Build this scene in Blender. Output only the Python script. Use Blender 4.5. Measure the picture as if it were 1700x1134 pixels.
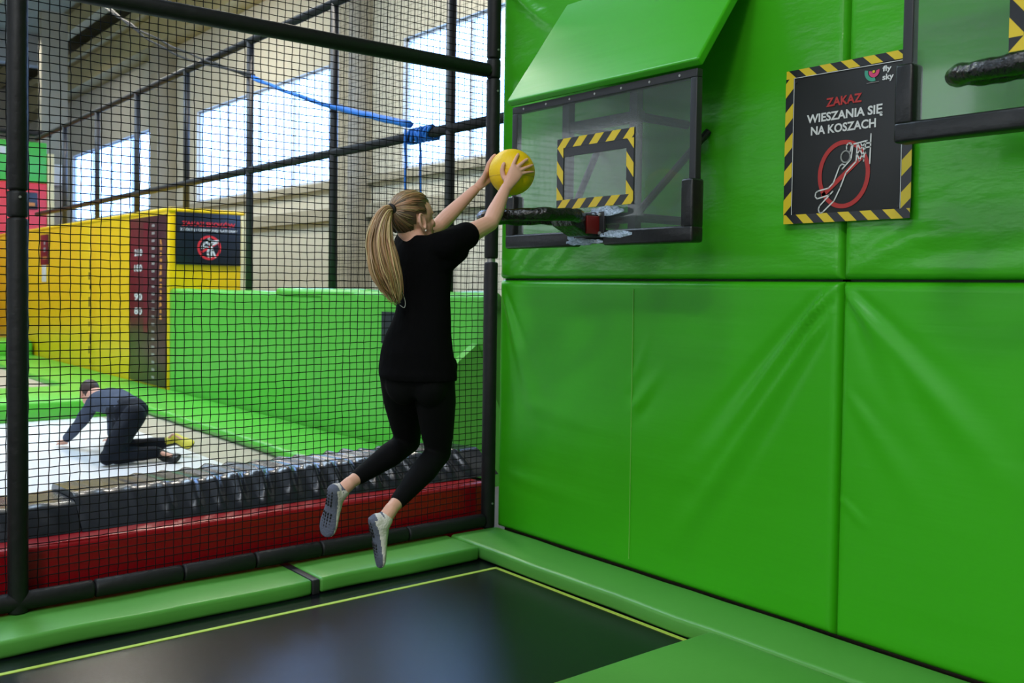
import bpy, bmesh, math, random
from mathutils import Vector, Matrix, noise
from math import sin, cos, pi, radians, sqrt, exp

random.seed(7)
for o in list(bpy.data.objects):
    bpy.data.objects.remove(o)
SC = bpy.context.scene
COL = SC.collection

# ------------------------------------------------------------------ camera
CAM_LOC = Vector((-3.709, -4.761, 1.5))
F = Vector((0.62538681, 0.77977947, -0.02890179))
R = Vector((0.78028024, -0.625279, 0.01374467))
U = Vector((0.00735387, 0.03114723, 0.99948775))
cd = bpy.data.cameras.new('camera')
cam = bpy.data.objects.new('camera', cd)
COL.objects.link(cam)
cam.matrix_world = Matrix(((R.x, U.x, -F.x, CAM_LOC.x), (R.y, U.y, -F.y, CAM_LOC.y), (R.z, U.z, -F.z, CAM_LOC.z), (0, 0, 0, 1)))
cd.sensor_width = 36.0
cd.lens = 1607.72 / 1700 * 36
cd.shift_y = -43.43 / 1700
cd.clip_end = 200
cd.dof.use_dof = True
cd.dof.focus_distance = 4.35
cd.dof.aperture_fstop = 3.5
SC.camera = cam

# ------------------------------------------------------------------ world, lights, exposure
w = bpy.data.worlds.new('hall_ambient')
SC.world = w
w.use_nodes = True
bg = w.node_tree.nodes['Background']
bg.inputs[0].default_value = (0.80, 0.90, 1.0, 1)
bg.inputs[1].default_value = 0.34

def area(name, loc, target, size, power, color, size_y=None):
    d = bpy.data.lights.new(name, 'AREA')
    d.energy = power
    d.color = color
    d.size = size
    if size_y:
        d.shape = 'RECTANGLE'
        d.size_y = size_y
    o = bpy.data.objects.new(name, d)
    COL.objects.link(o)
    o.location = loc
    o.rotation_euler = (Vector(target) - Vector(loc)).to_track_quat('-Z', 'Y').to_euler()
    return o

WARM = (1.0, 0.93, 0.80)
COOL = (0.62, 0.80, 1.0)
area('ceiling_lamp_or_fill', (-4.2, -3.4, 7.6), (-4.2, -3.4, 0), 1.2, 150, (0.82, 0.91, 1.0))
area('ceiling_lamp_or_fill', (-8.0, -7.0, 7.6), (-8.0, -7.0, 0), 1.2, 420, WARM)
area('ceiling_lamp_or_fill', (1.4, 5.5, 7.0), (2.2, 5.5, 0), 1.2, 300, WARM)  # added fill, brightens the wall below the windows and the barrier
area('ceiling_lamp_or_fill', (1.4, 13.0, 7.0), (2.2, 13.0, 0), 1.2, 240, WARM)  # added fill, continues the brightening along the background wall
area('ceiling_lamp_or_fill', (1.5, 22.0, 7.4), (1.5, 22.0, 0), 1.2, 90, WARM)  # added fill for the far end of the background
area('skylight', (-2.8, 8.0, 8.5), (-2.8, 8.0, 0), 2.6, 1150, COOL, 9.0)
area('skylight', (-8.5, -4.0, 8.5), (-8.5, -4.0, 0), 2.6, 350, COOL, 9.0)
area('skylight', (-2.6, 19.0, 8.5), (-2.6, 19.0, 0), 2.6, 600, COOL, 9.0)

vs = SC.view_settings
vs.view_transform = 'Standard'
vs.look = 'None'
vs.gamma = 1.0
vs.exposure = 0.0
vs.use_curve_mapping = False

# ------------------------------------------------------------------ materials
def s2l(c):
    return tuple(((x / 255) / 12.92 if x / 255 <= 0.04045 else ((x / 255 + 0.055) / 1.055) ** 2.4) for x in c)

MATS = {}
def mat(name, rgb, rough=0.5, spec=0.5, metal=0.0, emit=0.0, coat=0.0, sss=0.0, bump=None, var=0.0, vscale=3.0, sheen=0.0):
    """rgb in 0-255 sRGB; bump = (scale xyz, strength, detail); var = brightness variation by noise"""
    m = bpy.data.materials.new(name)
    m.use_nodes = True
    nt = m.node_tree
    b = nt.nodes['Principled BSDF']
    c = s2l(rgb) + (1,)
    b.inputs['Base Color'].default_value = c
    b.inputs['Roughness'].default_value = rough
    b.inputs['Specular IOR Level'].default_value = spec
    b.inputs['Metallic'].default_value = metal
    if coat:
        b.inputs['Coat Weight'].default_value = coat
        b.inputs['Coat Roughness'].default_value = 0.15
    if sss:
        b.inputs['Subsurface Weight'].default_value = sss
        b.inputs['Subsurface Radius'].default_value = (0.02, 0.008, 0.004)
        b.inputs['Subsurface Scale'].default_value = 0.5
    if sheen:
        b.inputs['Sheen Weight'].default_value = sheen
    if emit:
        b.inputs['Emission Color'].default_value = c
        b.inputs['Emission Strength'].default_value = emit
    tc = nt.nodes.new('ShaderNodeTexCoord')
    if var:
        n = nt.nodes.new('ShaderNodeTexNoise')
        n.inputs['Scale'].default_value = vscale
        n.inputs['Detail'].default_value = 5
        nt.links.new(tc.outputs['Object'], n.inputs['Vector'])
        mx = nt.nodes.new('ShaderNodeMix')
        mx.data_type = 'RGBA'
        mx.inputs[6].default_value = tuple(max(0, x * (1 - var)) for x in c[:3]) + (1,)
        mx.inputs[7].default_value = tuple(min(1, x * (1 + var)) for x in c[:3]) + (1,)
        nt.links.new(n.outputs['Fac'], mx.inputs[0])
        nt.links.new(mx.outputs[2], b.inputs['Base Color'])
    if bump:
        sc_, st, det = bump
        mp = nt.nodes.new('ShaderNodeMapping')
        mp.inputs['Scale'].default_value = sc_
        n = nt.nodes.new('ShaderNodeTexNoise')
        n.inputs['Scale'].default_value = 1.0
        n.inputs['Detail'].default_value = det
        bp = nt.nodes.new('ShaderNodeBump')
        bp.inputs['Strength'].default_value = st
        bp.inputs['Distance'].default_value = 0.02
        nt.links.new(tc.outputs['Object'], mp.inputs['Vector'])
        nt.links.new(mp.outputs[0], n.inputs['Vector'])
        nt.links.new(n.outputs['Fac'], bp.inputs['Height'])
        nt.links.new(bp.outputs[0], b.inputs['Normal'])
    MATS[name] = m
    return m

mat('green_vinyl', (58, 170, 16), 0.36, 0.4, bump=((3, 1.2, 14), 0.10, 3), var=0.06, vscale=1.2)
mat('green_vinyl_loose', (64, 170, 26), 0.27, 0.5, bump=((3, 3.5, 9), 0.45, 4), var=0.06, vscale=1.2)
mat('green_pad', (86, 158, 64), 0.38, 0.5, bump=((6, 6, 6), 0.12, 4), var=0.06, vscale=2)
mat('green_far', (86, 184, 58), 0.33, 0.5, bump=((4, 4, 3), 0.2, 3), var=0.05, vscale=1.5)
mat('green_weld', (112, 186, 70), 0.4)
mat('seam_dark', (14, 46, 10), 0.8)
mat('plywood', (70, 60, 45), 0.8)
mat('foam_black', (17, 17, 19), 0.55, 0.4, bump=((18, 18, 18), 0.25, 4))
mat('steel_dark', (38, 38, 42), 0.45, 0.5)
mat('steel_light', (170, 170, 168), 0.35, 0.5, metal=0.6)
mat('net_cord', (9, 9, 10), 0.8, 0.2)
mat('black_vinyl', (38, 41, 50), 0.27, 0.7, bump=((5, 5, 5), 0.2, 3))
mat('red_vinyl', (150, 8, 22), 0.28, 0.5, bump=((5, 5, 5), 0.12, 3))
mat('bed_black', (11, 14, 20), 0.27, 0.36, bump=((220, 220, 220), 0.05, 1), var=0.15, vscale=4)
mat('line_yellow', (176, 204, 74), 0.6)
mat('bed_white', (216, 215, 218), 0.45, 0.5, var=0.08, vscale=1.4, bump=((90, 90, 90), 0.15, 1))
mat('bed_tan', (176, 166, 150), 0.5, 0.5, var=0.1, vscale=1.5)
mat('yellow_vinyl', (238, 196, 6), 0.33, 0.5, var=0.05, bump=((4, 4, 3), 0.12, 3))
mat('cream', (226, 216, 168), 0.5)
mat('rubber', (17, 17, 19), 0.38, 0.5, bump=((30, 30, 30), 0.12, 3))
mat('tape_black', (24, 26, 32), 0.3, 0.5)
mat('tape_yellow', (218, 188, 34), 0.35, 0.5)
mat('wrap_black', (12, 12, 13), 0.22, 0.6, bump=((40, 40, 40), 0.6, 4))
mat('hoop_red', (110, 14, 10), 0.5)
mat('foil', (168, 184, 205), 0.25, 0.6, bump=((60, 60, 60), 0.8, 4), var=0.25, vscale=60)
mat('sign_black', (38, 38, 40), 0.45, 0.4)
mat('sign_navy', (16, 26, 38), 0.35, 0.5)
mat('print_white', (214, 214, 214), 0.5)
mat('print_red', (176, 46, 44), 0.5)
mat('print_bright_red', (214, 40, 48), 0.5)
mat('print_teal', (62, 150, 126), 0.5)
mat('print_pink', (206, 62, 110), 0.5)
mat('print_orange', (206, 132, 60), 0.5)
mat('print_tick', (150, 140, 140), 0.5)
mat('sign_maroon', (66, 26, 34), 0.3, 0.5, var=0.25, vscale=2)
mat('sign_maroon_red', (104, 20, 36), 0.3, 0.5)
mat('sign_red', (226, 48, 52), 0.4)
mat('sign_green', (70, 186, 60), 0.4)
mat('rope_blue', (20, 112, 208), 0.6)
mat('rope_black', (22, 22, 24), 0.7)
mat('wall_panel_grey', (196, 193, 180), 0.7, 0.3, bump=((0.6, 0.6, 26), 0.18, 1), var=0.05, vscale=0.6)
mat('concrete', (158, 153, 138), 0.85, 0.2, var=0.15, vscale=1.2, bump=((3, 3, 3), 0.2, 5))
mat('beam_cream', (178, 168, 128), 0.7, 0.3, var=0.1, vscale=1)
mat('roof_sheet', (150, 145, 116), 0.8, 0.2, bump=((8, 0.4, 1), 0.6, 1))
mat('hall_floor', (70, 72, 72), 0.6)
mat('window_frame', (190, 198, 214), 0.5)
mat('window_sky', (140, 184, 255), 0.3, emit=8.0)
mat('window_hazy', (226, 232, 240), 0.3, emit=3.6)
mat('skin', (216, 164, 142), 0.5, 0.4, sss=0.12, var=0.04, vscale=30)
mat('lips', (176, 98, 92), 0.45)
mat('eye_white', (226, 222, 216), 0.2)
mat('eye_dark', (46, 34, 26), 0.2)
mat('shirt_black', (6, 6, 7), 0.95, 0.08, bump=((14, 14, 7), 0.35, 3))
mat('legging_black', (5, 5, 7), 0.85, 0.15)
mat('sock_white', (208, 202, 196), 0.9, 0.2, bump=((120, 120, 120), 0.2, 1))
mat('sock_grey', (92, 96, 112), 0.9, 0.2, bump=((120, 120, 120), 0.2, 1))
mat('grip_black', (18, 18, 22), 0.6)
mat('hair_tie', (16, 13, 14), 0.7)
mat('pearl', (236, 230, 220), 0.15, 0.7)
mat('ball_yellow', (238, 196, 14), 0.5, 0.4, bump=((120, 120, 120), 0.12, 2))
mat('ball_seam', (196, 156, 10), 0.5)
mat('sweater_navy', (70, 78, 96), 0.85, 0.2, bump=((20, 20, 20), 0.3, 3))
mat('trouser_navy', (19, 24, 36), 0.8, 0.25, bump=((10, 10, 10), 0.3, 3))
mat('hair_brown', (62, 44, 38), 0.6)
mat('shoe_yellow', (216, 206, 66), 0.5)
mat('shoe_black', (22, 24, 22), 0.5)

def hair_material():
    m = bpy.data.materials.new('hair_blond')
    m.use_nodes = True
    nt = m.node_tree
    b = nt.nodes['Principled BSDF']
    a = nt.nodes.new('ShaderNodeVertexColor')
    a.layer_name = 'Col'
    nt.links.new(a.outputs['Color'], b.inputs['Base Color'])
    b.inputs['Roughness'].default_value = 0.38
    b.inputs['Specular IOR Level'].default_value = 0.5
    MATS['hair_blond'] = m
hair_material()

def glass_material():
    m = bpy.data.materials.new('acrylic')
    m.use_nodes = True
    nt = m.node_tree
    for n in list(nt.nodes):
        if n.type != 'OUTPUT_MATERIAL':
            nt.nodes.remove(n)
    out = [n for n in nt.nodes if n.type == 'OUTPUT_MATERIAL'][0]
    tr = nt.nodes.new('ShaderNodeBsdfTransparent')
    tr.inputs[0].default_value = (0.80, 0.82, 0.82, 1)
    df = nt.nodes.new('ShaderNodeBsdfDiffuse')
    df.inputs[0].default_value = (0.42, 0.47, 0.47, 1)
    gl = nt.nodes.new('ShaderNodeBsdfGlossy')
    gl.inputs['Roughness'].default_value = 0.06
    m1 = nt.nodes.new('ShaderNodeMixShader')
    m1.inputs[0].default_value = 0.09
    m2 = nt.nodes.new('ShaderNodeMixShader')
    fr = nt.nodes.new('ShaderNodeFresnel')
    fr.inputs['IOR'].default_value = 1.5
    nt.links.new(tr.outputs[0], m1.inputs[1])
    nt.links.new(df.outputs[0], m1.inputs[2])
    nt.links.new(m1.outputs[0], m2.inputs[1])
    nt.links.new(gl.outputs[0], m2.inputs[2])
    ge = nt.nodes.new('ShaderNodeNewGeometry')
    inv = nt.nodes.new('ShaderNodeMath'); inv.operation = 'SUBTRACT'
    inv.inputs[0].default_value = 1.0
    nt.links.new(ge.outputs['Backfacing'], inv.inputs[1])
    mu = nt.nodes.new('ShaderNodeMath'); mu.operation = 'MULTIPLY'
    nt.links.new(fr.outputs[0], mu.inputs[0]); nt.links.new(inv.outputs[0], mu.inputs[1])
    nt.links.new(mu.outputs[0], m2.inputs[0])
    nt.links.new(m2.outputs[0], out.inputs[0])
    MATS['acrylic'] = m
glass_material()

# ------------------------------------------------------------------ helpers
def thing(name, label, cat, loc, group=None, kind=None):
    o = bpy.data.objects.new(name, None)
    o.empty_display_size = 0.1
    COL.objects.link(o)
    o.location = loc
    tag(o, label, cat, group, kind)
    return o

def tag(o, label=None, cat=None, group=None, kind=None):
    if label: o['label'] = label
    if cat: o['category'] = cat
    if group: o['group'] = group
    if kind: o['kind'] = kind
    return o

def mk(name, verts, faces, m, parent=None, smooth=False, local=False, base=None):
    """verts in world space (or in the parent's space when local); origin goes to the base of the mesh for top-level things"""
    me = bpy.data.meshes.new(name)
    vs_ = [Vector(v) for v in verts]
    loc = Vector((0, 0, 0))
    if parent is None:
        if base is None:
            xs = [v.x for v in vs_]; ys = [v.y for v in vs_]; zs = [v.z for v in vs_]
            base = ((min(xs) + max(xs)) / 2, (min(ys) + max(ys)) / 2, min(zs))
        loc = Vector(base)
        vs_ = [v - loc for v in vs_]
    elif not local:
        p = Vector(parent.location)
        if parent.parent is not None:
            p = p + Vector(parent.parent.location)
        vs_ = [v - p for v in vs_]
    me.from_pydata([tuple(v) for v in vs_], [], faces)
    me.materials.append(MATS[m] if isinstance(m, str) else m)
    if smooth:
        me.polygons.foreach_set('use_smooth', [True] * len(me.polygons))
    me.update()
    o = bpy.data.objects.new(name, me)
    COL.objects.link(o)
    o.location = loc
    if parent is not None:
        o.parent = parent
    return o

class G:
    """collects geometry"""
    def __init__(s):
        s.v = []; s.f = []
    def add(s, v, f):
        k = len(s.v)
        s.v += [tuple(q) for q in v]
        s.f += [tuple(i + k for i in q) for q in f]
    def box(s, lo, hi):
        x0, y0, z0 = lo; x1, y1, z1 = hi
        s.add([(x0, y0, z0), (x1, y0, z0), (x1, y1, z0), (x0, y1, z0), (x0, y0, z1), (x1, y0, z1), (x1, y1, z1), (x0, y1, z1)],
              [(0, 3, 2, 1), (4, 5, 6, 7), (0, 1, 5, 4), (1, 2, 6, 5), (2, 3, 7, 6), (3, 0, 4, 7)])
    def tube(s, pts, r, n=10, cap=True, rfun=None):
        pts = [Vector(p) for p in pts]
        rs = r if isinstance(r, (list, tuple)) else [r] * len(pts)
        vs_ = []; fs = []
        prev = None
        for i, p in enumerate(pts):
            t = (pts[min(i + 1, len(pts) - 1)] - pts[max(i - 1, 0)]).normalized()
            if prev is None:
                a = t.orthogonal().normalized()
            else:
                a = (prev - t * prev.dot(t)).normalized()
            prev = a
            b = t.cross(a)
            for k in range(n):
                q = 2 * pi * k / n
                vs_.append(p + (a * cos(q) + b * sin(q)) * rs[i])
        for i in range(len(pts) - 1):
            for k in range(n):
                k2 = (k + 1) % n
                fs.append((i * n + k, i * n + k2, (i + 1) * n + k2, (i + 1) * n + k))
        if cap:
            fs.append(tuple(reversed(range(n))))
            fs.append(tuple(range((len(pts) - 1) * n, len(pts) * n)))
        s.add(vs_, fs)
    def loft(s, rings, n=20):
        """rings: (center, axis a * ra, axis b * rb)"""
        vs_ = []; fs = []
        for c, a, b in rings:
            c = Vector(c); a = Vector(a); b = Vector(b)
            for k in range(n):
                q = 2 * pi * k / n
                vs_.append(c + a * cos(q) + b * sin(q))
        m_ = len(rings)
        for i in range(m_ - 1):
            for k in range(n):
                k2 = (k + 1) % n
                fs.append((i * n + k, i * n + k2, (i + 1) * n + k2, (i + 1) * n + k))
        fs.append(tuple(reversed(range(n))))
        fs.append(tuple(range((m_ - 1) * n, m_ * n)))
        s.add(vs_, fs)
    def ball(s, c, a, b, d, nu=16, nv=10):
        """ellipsoid with three axis vectors"""
        c, a, b, d = Vector(c), Vector(a), Vector(b), Vector(d)
        vs_ = [c + d]
        for i in range(1, nv):
            t = pi * i / nv
            for k in range(nu):
                q = 2 * pi * k / nu
                vs_.append(c + a * sin(t) * cos(q) + b * sin(t) * sin(q) + d * cos(t))
        vs_.append(c - d)
        fs = []
        for k in range(nu):
            fs.append((0, 1 + k, 1 + (k + 1) % nu))
        for i in range(nv - 2):
            for k in range(nu):
                k2 = (k + 1) % nu
                fs.append((1 + i * nu + k, 1 + (i + 1) * nu + k, 1 + (i + 1) * nu + k2, 1 + i * nu + k2))
        e = len(vs_) - 1
        o_ = 1 + (nv - 2) * nu
        for k in range(nu):
            fs.append((e, o_ + (k + 1) % nu, o_ + k))
        s.add(vs_, fs)
    def sph(s, c, r, nu=16, nv=10):
        s.ball(c, (r, 0, 0), (0, r, 0), (0, 0, r), nu, nv)
    def limb(s, pts, rad, n=16, sub=3):
        """tapered limb through joints with rounded ends, radii per joint"""
        pts = [Vector(p) for p in pts]
        P = []; Q = []
        for i in range(len(pts) - 1):
            for j in range(sub):
                t = j / sub
                P.append(pts[i].lerp(pts[i + 1], t)); Q.append(rad[i] + (rad[i + 1] - rad[i]) * t)
        P.append(pts[-1]); Q.append(rad[-1])
        s.tube(P, Q, n)
        s.sph(pts[0], rad[0], n, 8)
        s.sph(pts[-1], rad[-1], n, 8)
        for i in range(1, len(pts) - 1):
            s.sph(pts[i], rad[i] * 0.985, n, 8)
    def mk(s, name, m, parent=None, smooth=False, local=False, base=None):
        return mk(name, s.v, s.f, m, parent, smooth, local, base)

def rbox(name, lo, hi, r, m, parent=None, seg=3, cuts=0, nz=0.0, nsc=2.0, label=None, cat=None):
    """box with rounded edges, optionally subdivided and gently uneven"""
    bm = bmesh.new()
    g = G(); g.box(lo, hi)
    vs_ = [bm.verts.new(v) for v in g.v]
    for f in g.f:
        bm.faces.new([vs_[i] for i in f])
    if cuts:
        es = sorted(bm.edges, key=lambda e: -e.calc_length())
        L = es[0].calc_length()
        bmesh.ops.subdivide_edges(bm, edges=[e for e in bm.edges if e.calc_length() > 0.9 * L], cuts=cuts, use_grid_fill=True)
    bm.normal_update()
    ed = [e for e in bm.edges if len(e.link_faces) == 2 and e.calc_face_angle(0) > 0.5]
    if r > 0:
        bmesh.ops.bevel(bm, geom=ed, offset=r, segments=seg, profile=0.5, affect='EDGES')
    if nz:
        for v in bm.verts:
            d = noise.noise_vector(v.co * nsc) * nz
            v.co += d
    bm.verts.index_update()
    out = mk(name, [v.co.copy() for v in bm.verts], [[v.index for v in f.verts] for f in bm.faces], m, parent, smooth=False)
    bm.free()
    me = out.data
    me.polygons.foreach_set('use_smooth', [True] * len(me.polygons))
    try:
        me.set_sharp_from_angle(angle=radians(50))
    except Exception:
        pass
    if label:
        tag(out, label, cat)
    return out

def remesh(g, voxel, it=4, factor=0.5):
    """union of closed shapes into one continuous skin"""
    me = bpy.data.meshes.new('tmp')
    me.from_pydata([tuple(v) for v in g.v], [], g.f)
    o = bpy.data.objects.new('tmp', me)
    COL.objects.link(o)
    md = o.modifiers.new('r', 'REMESH')
    md.mode = 'VOXEL'
    md.voxel_size = voxel
    if it:
        sm = o.modifiers.new('s', 'SMOOTH')
        sm.factor = factor
        sm.iterations = it
    dg = bpy.context.evaluated_depsgraph_get()
    new = bpy.data.meshes.new_from_object(o.evaluated_get(dg))
    bpy.data.objects.remove(o)
    bpy.data.meshes.remove(me)
    new.polygons.foreach_set('use_smooth', [True] * len(new.polygons))
    return new

def meshobj(name, me, mats, parent=None):
    me.materials.clear()
    for m in mats:
        me.materials.append(MATS[m])
    me.name = name
    o = bpy.data.objects.new(name, me)
    COL.objects.link(o)
    o.parent = parent
    return o

# flat print: shapes in a plane given by origin O, right U2, up V2, outward N2
class Plane2:
    def __init__(s, O, U2, V2, N2):
        s.O, s.U, s.V, s.N = Vector(O), Vector(U2), Vector(V2), Vector(N2)
    def at(s, u, v, h=0.0):
        return s.O + s.U * u + s.V * v + s.N * h
    def polys(s, name, ps, m, parent, h=0.002, t=0.0015):
        g = G()
        for p in ps:
            n = len(p)
            vs_ = [s.at(u, v, h) for u, v in p] + [s.at(u, v, h - t) for u, v in p]
            fs = [tuple(range(n)), tuple(range(2 * n - 1, n - 1, -1))]
            for i in range(n):
                j = (i + 1) % n
                fs.append((i, i + n, j + n, j))
            g.add(vs_, fs)
        return g.mk(name, m, parent)
    def text(s, name, body, m, parent, u0, v0, wid, hei, h=0.002, bold=0.02):
        cu = bpy.data.curves.new('t', 'FONT')
        cu.body = body
        cu.size = 1.0
        cu.offset = bold
        cu.extrude = 0.0
        cu.resolution_u = 3
        o = bpy.data.objects.new('t', cu)
        COL.objects.link(o)
        dg = bpy.context.evaluated_depsgraph_get()
        me = bpy.data.meshes.new_from_object(o.evaluated_get(dg))
        bpy.data.objects.remove(o)
        xs = [v.co.x for v in me.vertices]; ys = [v.co.y for v in me.vertices]
        if not xs:
            return None
        x0, x1, y0, y1 = min(xs), max(xs), min(ys), max(ys)
        V = []
        for v in me.vertices:
            V.append(s.at(u0 + (v.co.x - x0) / (x1 - x0) * wid, v0 + (v.co.y - y0) / (y1 - y0) * hei, h))
        Fs = [tuple(p.vertices) for p in me.polygons]
        bpy.data.meshes.remove(me)
        return mk(name, V, Fs, m, parent)
    def stroke(s, name, lines, wd, m, parent, h=0.003, closed=False):
        ps = []
        for ln in lines:
            for i in range(len(ln) - 1):
                (a, b), (c, d) = ln[i], ln[i + 1]
                L = sqrt((c - a) ** 2 + (d - b) ** 2) or 1e-6
                nx, ny = -(d - b) / L * wd / 2, (c - a) / L * wd / 2
                ps.append([(a + nx, b + ny), (a - nx, b - ny), (c - nx, d - ny), (c + nx, d + ny)])
            for (a, b) in ln:
                ps.append([(a + wd / 2 * cos(q * pi / 4), b + wd / 2 * sin(q * pi / 4)) for q in range(8)])
        return s.polys(name, ps, m, parent, h, 0.0008)
    def ring(s, name, u, v, r, wd, m, parent, h=0.002, a0=0, a1=2 * pi, ry=None, n=48):
        ps = []
        ry = ry or r
        for i in range(n):
            p, q = a0 + (a1 - a0) * i / n, a0 + (a1 - a0) * (i + 1) / n
            ri, yi = r - wd, ry - wd
            ps.append([(u + r * cos(p), v + ry * sin(p)), (u + r * cos(q), v + ry * sin(q)), (u + ri * cos(q), v + yi * sin(q)), (u + ri * cos(p), v + yi * sin(p))])
        return s.polys(name, ps, m, parent, h, 0.0008)
    def tape(s, parent, u0, v0, u1, v1, wd, pitch, slant, h=0.004):
        """a strip of hazard tape: black strip as part, its yellow slanted bands as sub-part. strip along the longer side"""
        vert = abs(v1 - v0) > abs(u1 - u0)
        st = s.polys('hazard_tape', [[(u0, v0), (u1, v0), (u1, v1), (u0, v1)]], 'tape_black', parent, h, 0.001)
        ps = []
        L = (v1 - v0) if vert else (u1 - u0)
        k = -2
        while k * pitch < L + pitch:
            a = k * pitch
            def cl(x): return max(0.0, min(L, x))
            lo = [(cl(a + slant * wd * j / 6), j / 6) for j in range(7)]
            hi = [(cl(a + pitch * 0.5 + slant * wd * j / 6), j / 6) for j in range(7)]
            poly = []
            for q in lo + hi[::-1]:
                if not poly or abs(q[0] - poly[-1][0]) + abs(q[1] - poly[-1][1]) > 1e-5:
                    poly.append(q)
            if max(h_[0] - l_[0] for h_, l_ in zip(hi, lo)) > 0.003 and len(poly) > 2:
                # drop the collapsed tails where the band leaves the strip
                keep = [j for j in range(7) if hi[j][0] - lo[j][0] > 1e-4]
                poly = [lo[j] for j in keep] + [hi[j] for j in reversed(keep)]
                j0, j1 = keep[0], keep[-1]
                if j1 < 6: poly.insert(len(keep), lo[j1 + 1])
                if j0 > 0: poly.append(lo[j0 - 1])
                if len(poly) > 2:
                    if vert:
                        pp = [(u0 + (u1 - u0) * y, v0 + x) for x, y in poly]
                    else:
                        pp = [(u0 + x, v0 + (v1 - v0) * y) for x, y in poly]
                    s.polys('tape_band', [pp], 'tape_yellow', st, h + 0.0008, 0.0006)
            k += 1
        return st

def struct(o):
    o['kind'] = 'structure'
    return o

# ================================================================== THE SETTING
g = G(); g.box((-14, -14, -1.2), (4.6, 34, -1.0)); struct(g.mk('floor', 'hall_floor'))
g = G(); g.box((-14, -14, 8.6), (4.9, 34, 8.7)); ceil = struct(g.mk('ceiling', 'roof_sheet'))
for x in (-7.0, -1.5, 1.2, 3.4):
    g = G(); g.box((x - 0.12, -13.5, 8.15), (x + 0.12, 33.5, 8.6)); g.mk('purlin', 'beam_cream', ceil)
for y in (9.0, 17.5, 26.0):
    g = G(); g.box((-13.5, y - 0.2, 7.7), (4.3, y + 0.2, 8.6)); g.mk('girder', 'concrete', ceil)
g = G(); g.box((-14, 33, -1.0), (4.6, 33.2, 8.6)); struct(g.mk('wall_back', 'wall_panel_grey'))
g = G(); g.box((-14, -14.2, -1.0), (4.6, -14, 8.6)); struct(g.mk('wall_front', 'wall_panel_grey'))

# window wall (plane x = 4.5) with openings
WX = 4.5
WIN = [(3.2, 8.28), (10.7, 17.0), (20.0, 27.4)]
WZ0, WZ1 = 3.34, 5.38
g = G()
g.box((WX, -14, -1.0), (WX + 0.25, 34, WZ0))
g.box((WX, -14, WZ1), (WX + 0.25, 34, 8.6))
ys = [-14] + [q for ab in WIN for q in ab] + [34]
for i in range(0, len(ys), 2):
    g.box((WX, ys[i], WZ0), (WX + 0.25, ys[i + 1], WZ1))
wr = struct(g.mk('wall_outer', 'wall_panel_grey'))
g = G(); g.box((WX - 0.10, -13, WZ0 - 0.16), (WX - 0.002, 33, WZ0 - 0.04)); g.mk('sill_rail', 'concrete', wr)
g = G(); g.box((WX - 0.12, -13, 2.62), (WX - 0.002, 33, 2.84)); g.mk('cable_duct', 'concrete', wr)
for y in (2.4, 9.5, 18.6, 28.4):
    g = G(); g.box((WX - 0.45, y - 0.27, -1.0), (WX - 0.003, y + 0.27, 7.9)); g.mk('column', 'concrete', wr)
g = G(); g.box((WX - 0.5, -13, 7.1), (WX - 0.003, 33, 7.75)); g.mk('crane_beam', 'beam_cream', wr)
g = G(); g.box((WX - 0.75, -13, 7.75), (WX - 0.003, 33, 7.95)); g.mk('crane_beam_flange', 'beam_cream', wr)
for i, (a, b) in enumerate(WIN):
    wn = bpy.data.objects.new('window_%d' % (i + 1), None)
    COL.objects.link(wn)
    wn.location = (WX + 0.12, (a + b) / 2, WZ0)
    wn['kind'] = 'structure'
    n = 4 if i else 3
    for k in range(n):
        p, q = a + (b - a) * k / n, a + (b - a) * (k + 1) / n
        g = G(); g.box((WX + 0.12, p + 0.03, WZ0 + 0.03), (WX + 0.14, q - 0.03, WZ1 - 0.03)); g.mk('pane', 'window_sky', wn)
        if k:
            g = G(); g.box((WX + 0.08, p - 0.04, WZ0), (WX + 0.16, p + 0.04, WZ1)); g.mk('mullion', 'window_frame', wn)
    g = G()
    g.box((WX + 0.06, a, WZ0), (WX + 0.18, b, WZ0 + 0.05)); g.box((WX + 0.06, a, WZ1 - 0.05), (WX + 0.18, b, WZ1))
    g.box((WX + 0.06, a, WZ0), (WX + 0.18, a + 0.06, WZ1)); g.box((WX + 0.06, b - 0.06, WZ0), (WX + 0.18, b, WZ1))
    g.mk('window_frame', 'window_frame', wn)

# opposite side of the hall: same window band, behind the camera's left shoulder
OX = -14.0
OW = [(-12.5, -6.5), (-4.5, 1.5), (3.5, 9.5), (11.5, 17.5), (19.5, 25.5)]
g = G()
g.box((OX - 0.25, -14, -1.0), (OX, 34, 3.0)); g.box((OX - 0.25, -14, 5.6), (OX, 34, 8.6))
ys = [-14] + [q for ab in OW for q in ab] + [34]
for i in range(0, len(ys), 2):
    g.box((OX - 0.25, ys[i], 3.0), (OX, ys[i + 1], 5.6))
struct(g.mk('wall_left', 'wall_panel_grey'))
for i, (a, b) in enumerate(OW):
    wn = bpy.data.objects.new('window_%d' % (i + 4), None)
    COL.objects.link(wn)
    wn.location = (OX - 0.12, (a + b) / 2, 3.0)
    wn['kind'] = 'structure'
    for k in range(3):
        p, q = a + (b - a) * k / 3, a + (b - a) * (k + 1) / 3
        g = G(); g.box((OX - 0.14, p + 0.03, 3.03), (OX - 0.12, q - 0.03, 5.57)); g.mk('pane', 'window_hazy', wn)
        if k:
            g = G(); g.box((OX - 0.16, p - 0.04, 3.0), (OX - 0.08, p + 0.04, 5.6)); g.mk('mullion', 'window_frame', wn)

# ------------------------------------------------------------------ near green padded wall (plane x = 0)
g = G(); g.box((0.07, -5.2, -0.9), (0.16, -0.004, 4.2)); wall = struct(g.mk('wall_right', 'plywood'))

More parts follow.
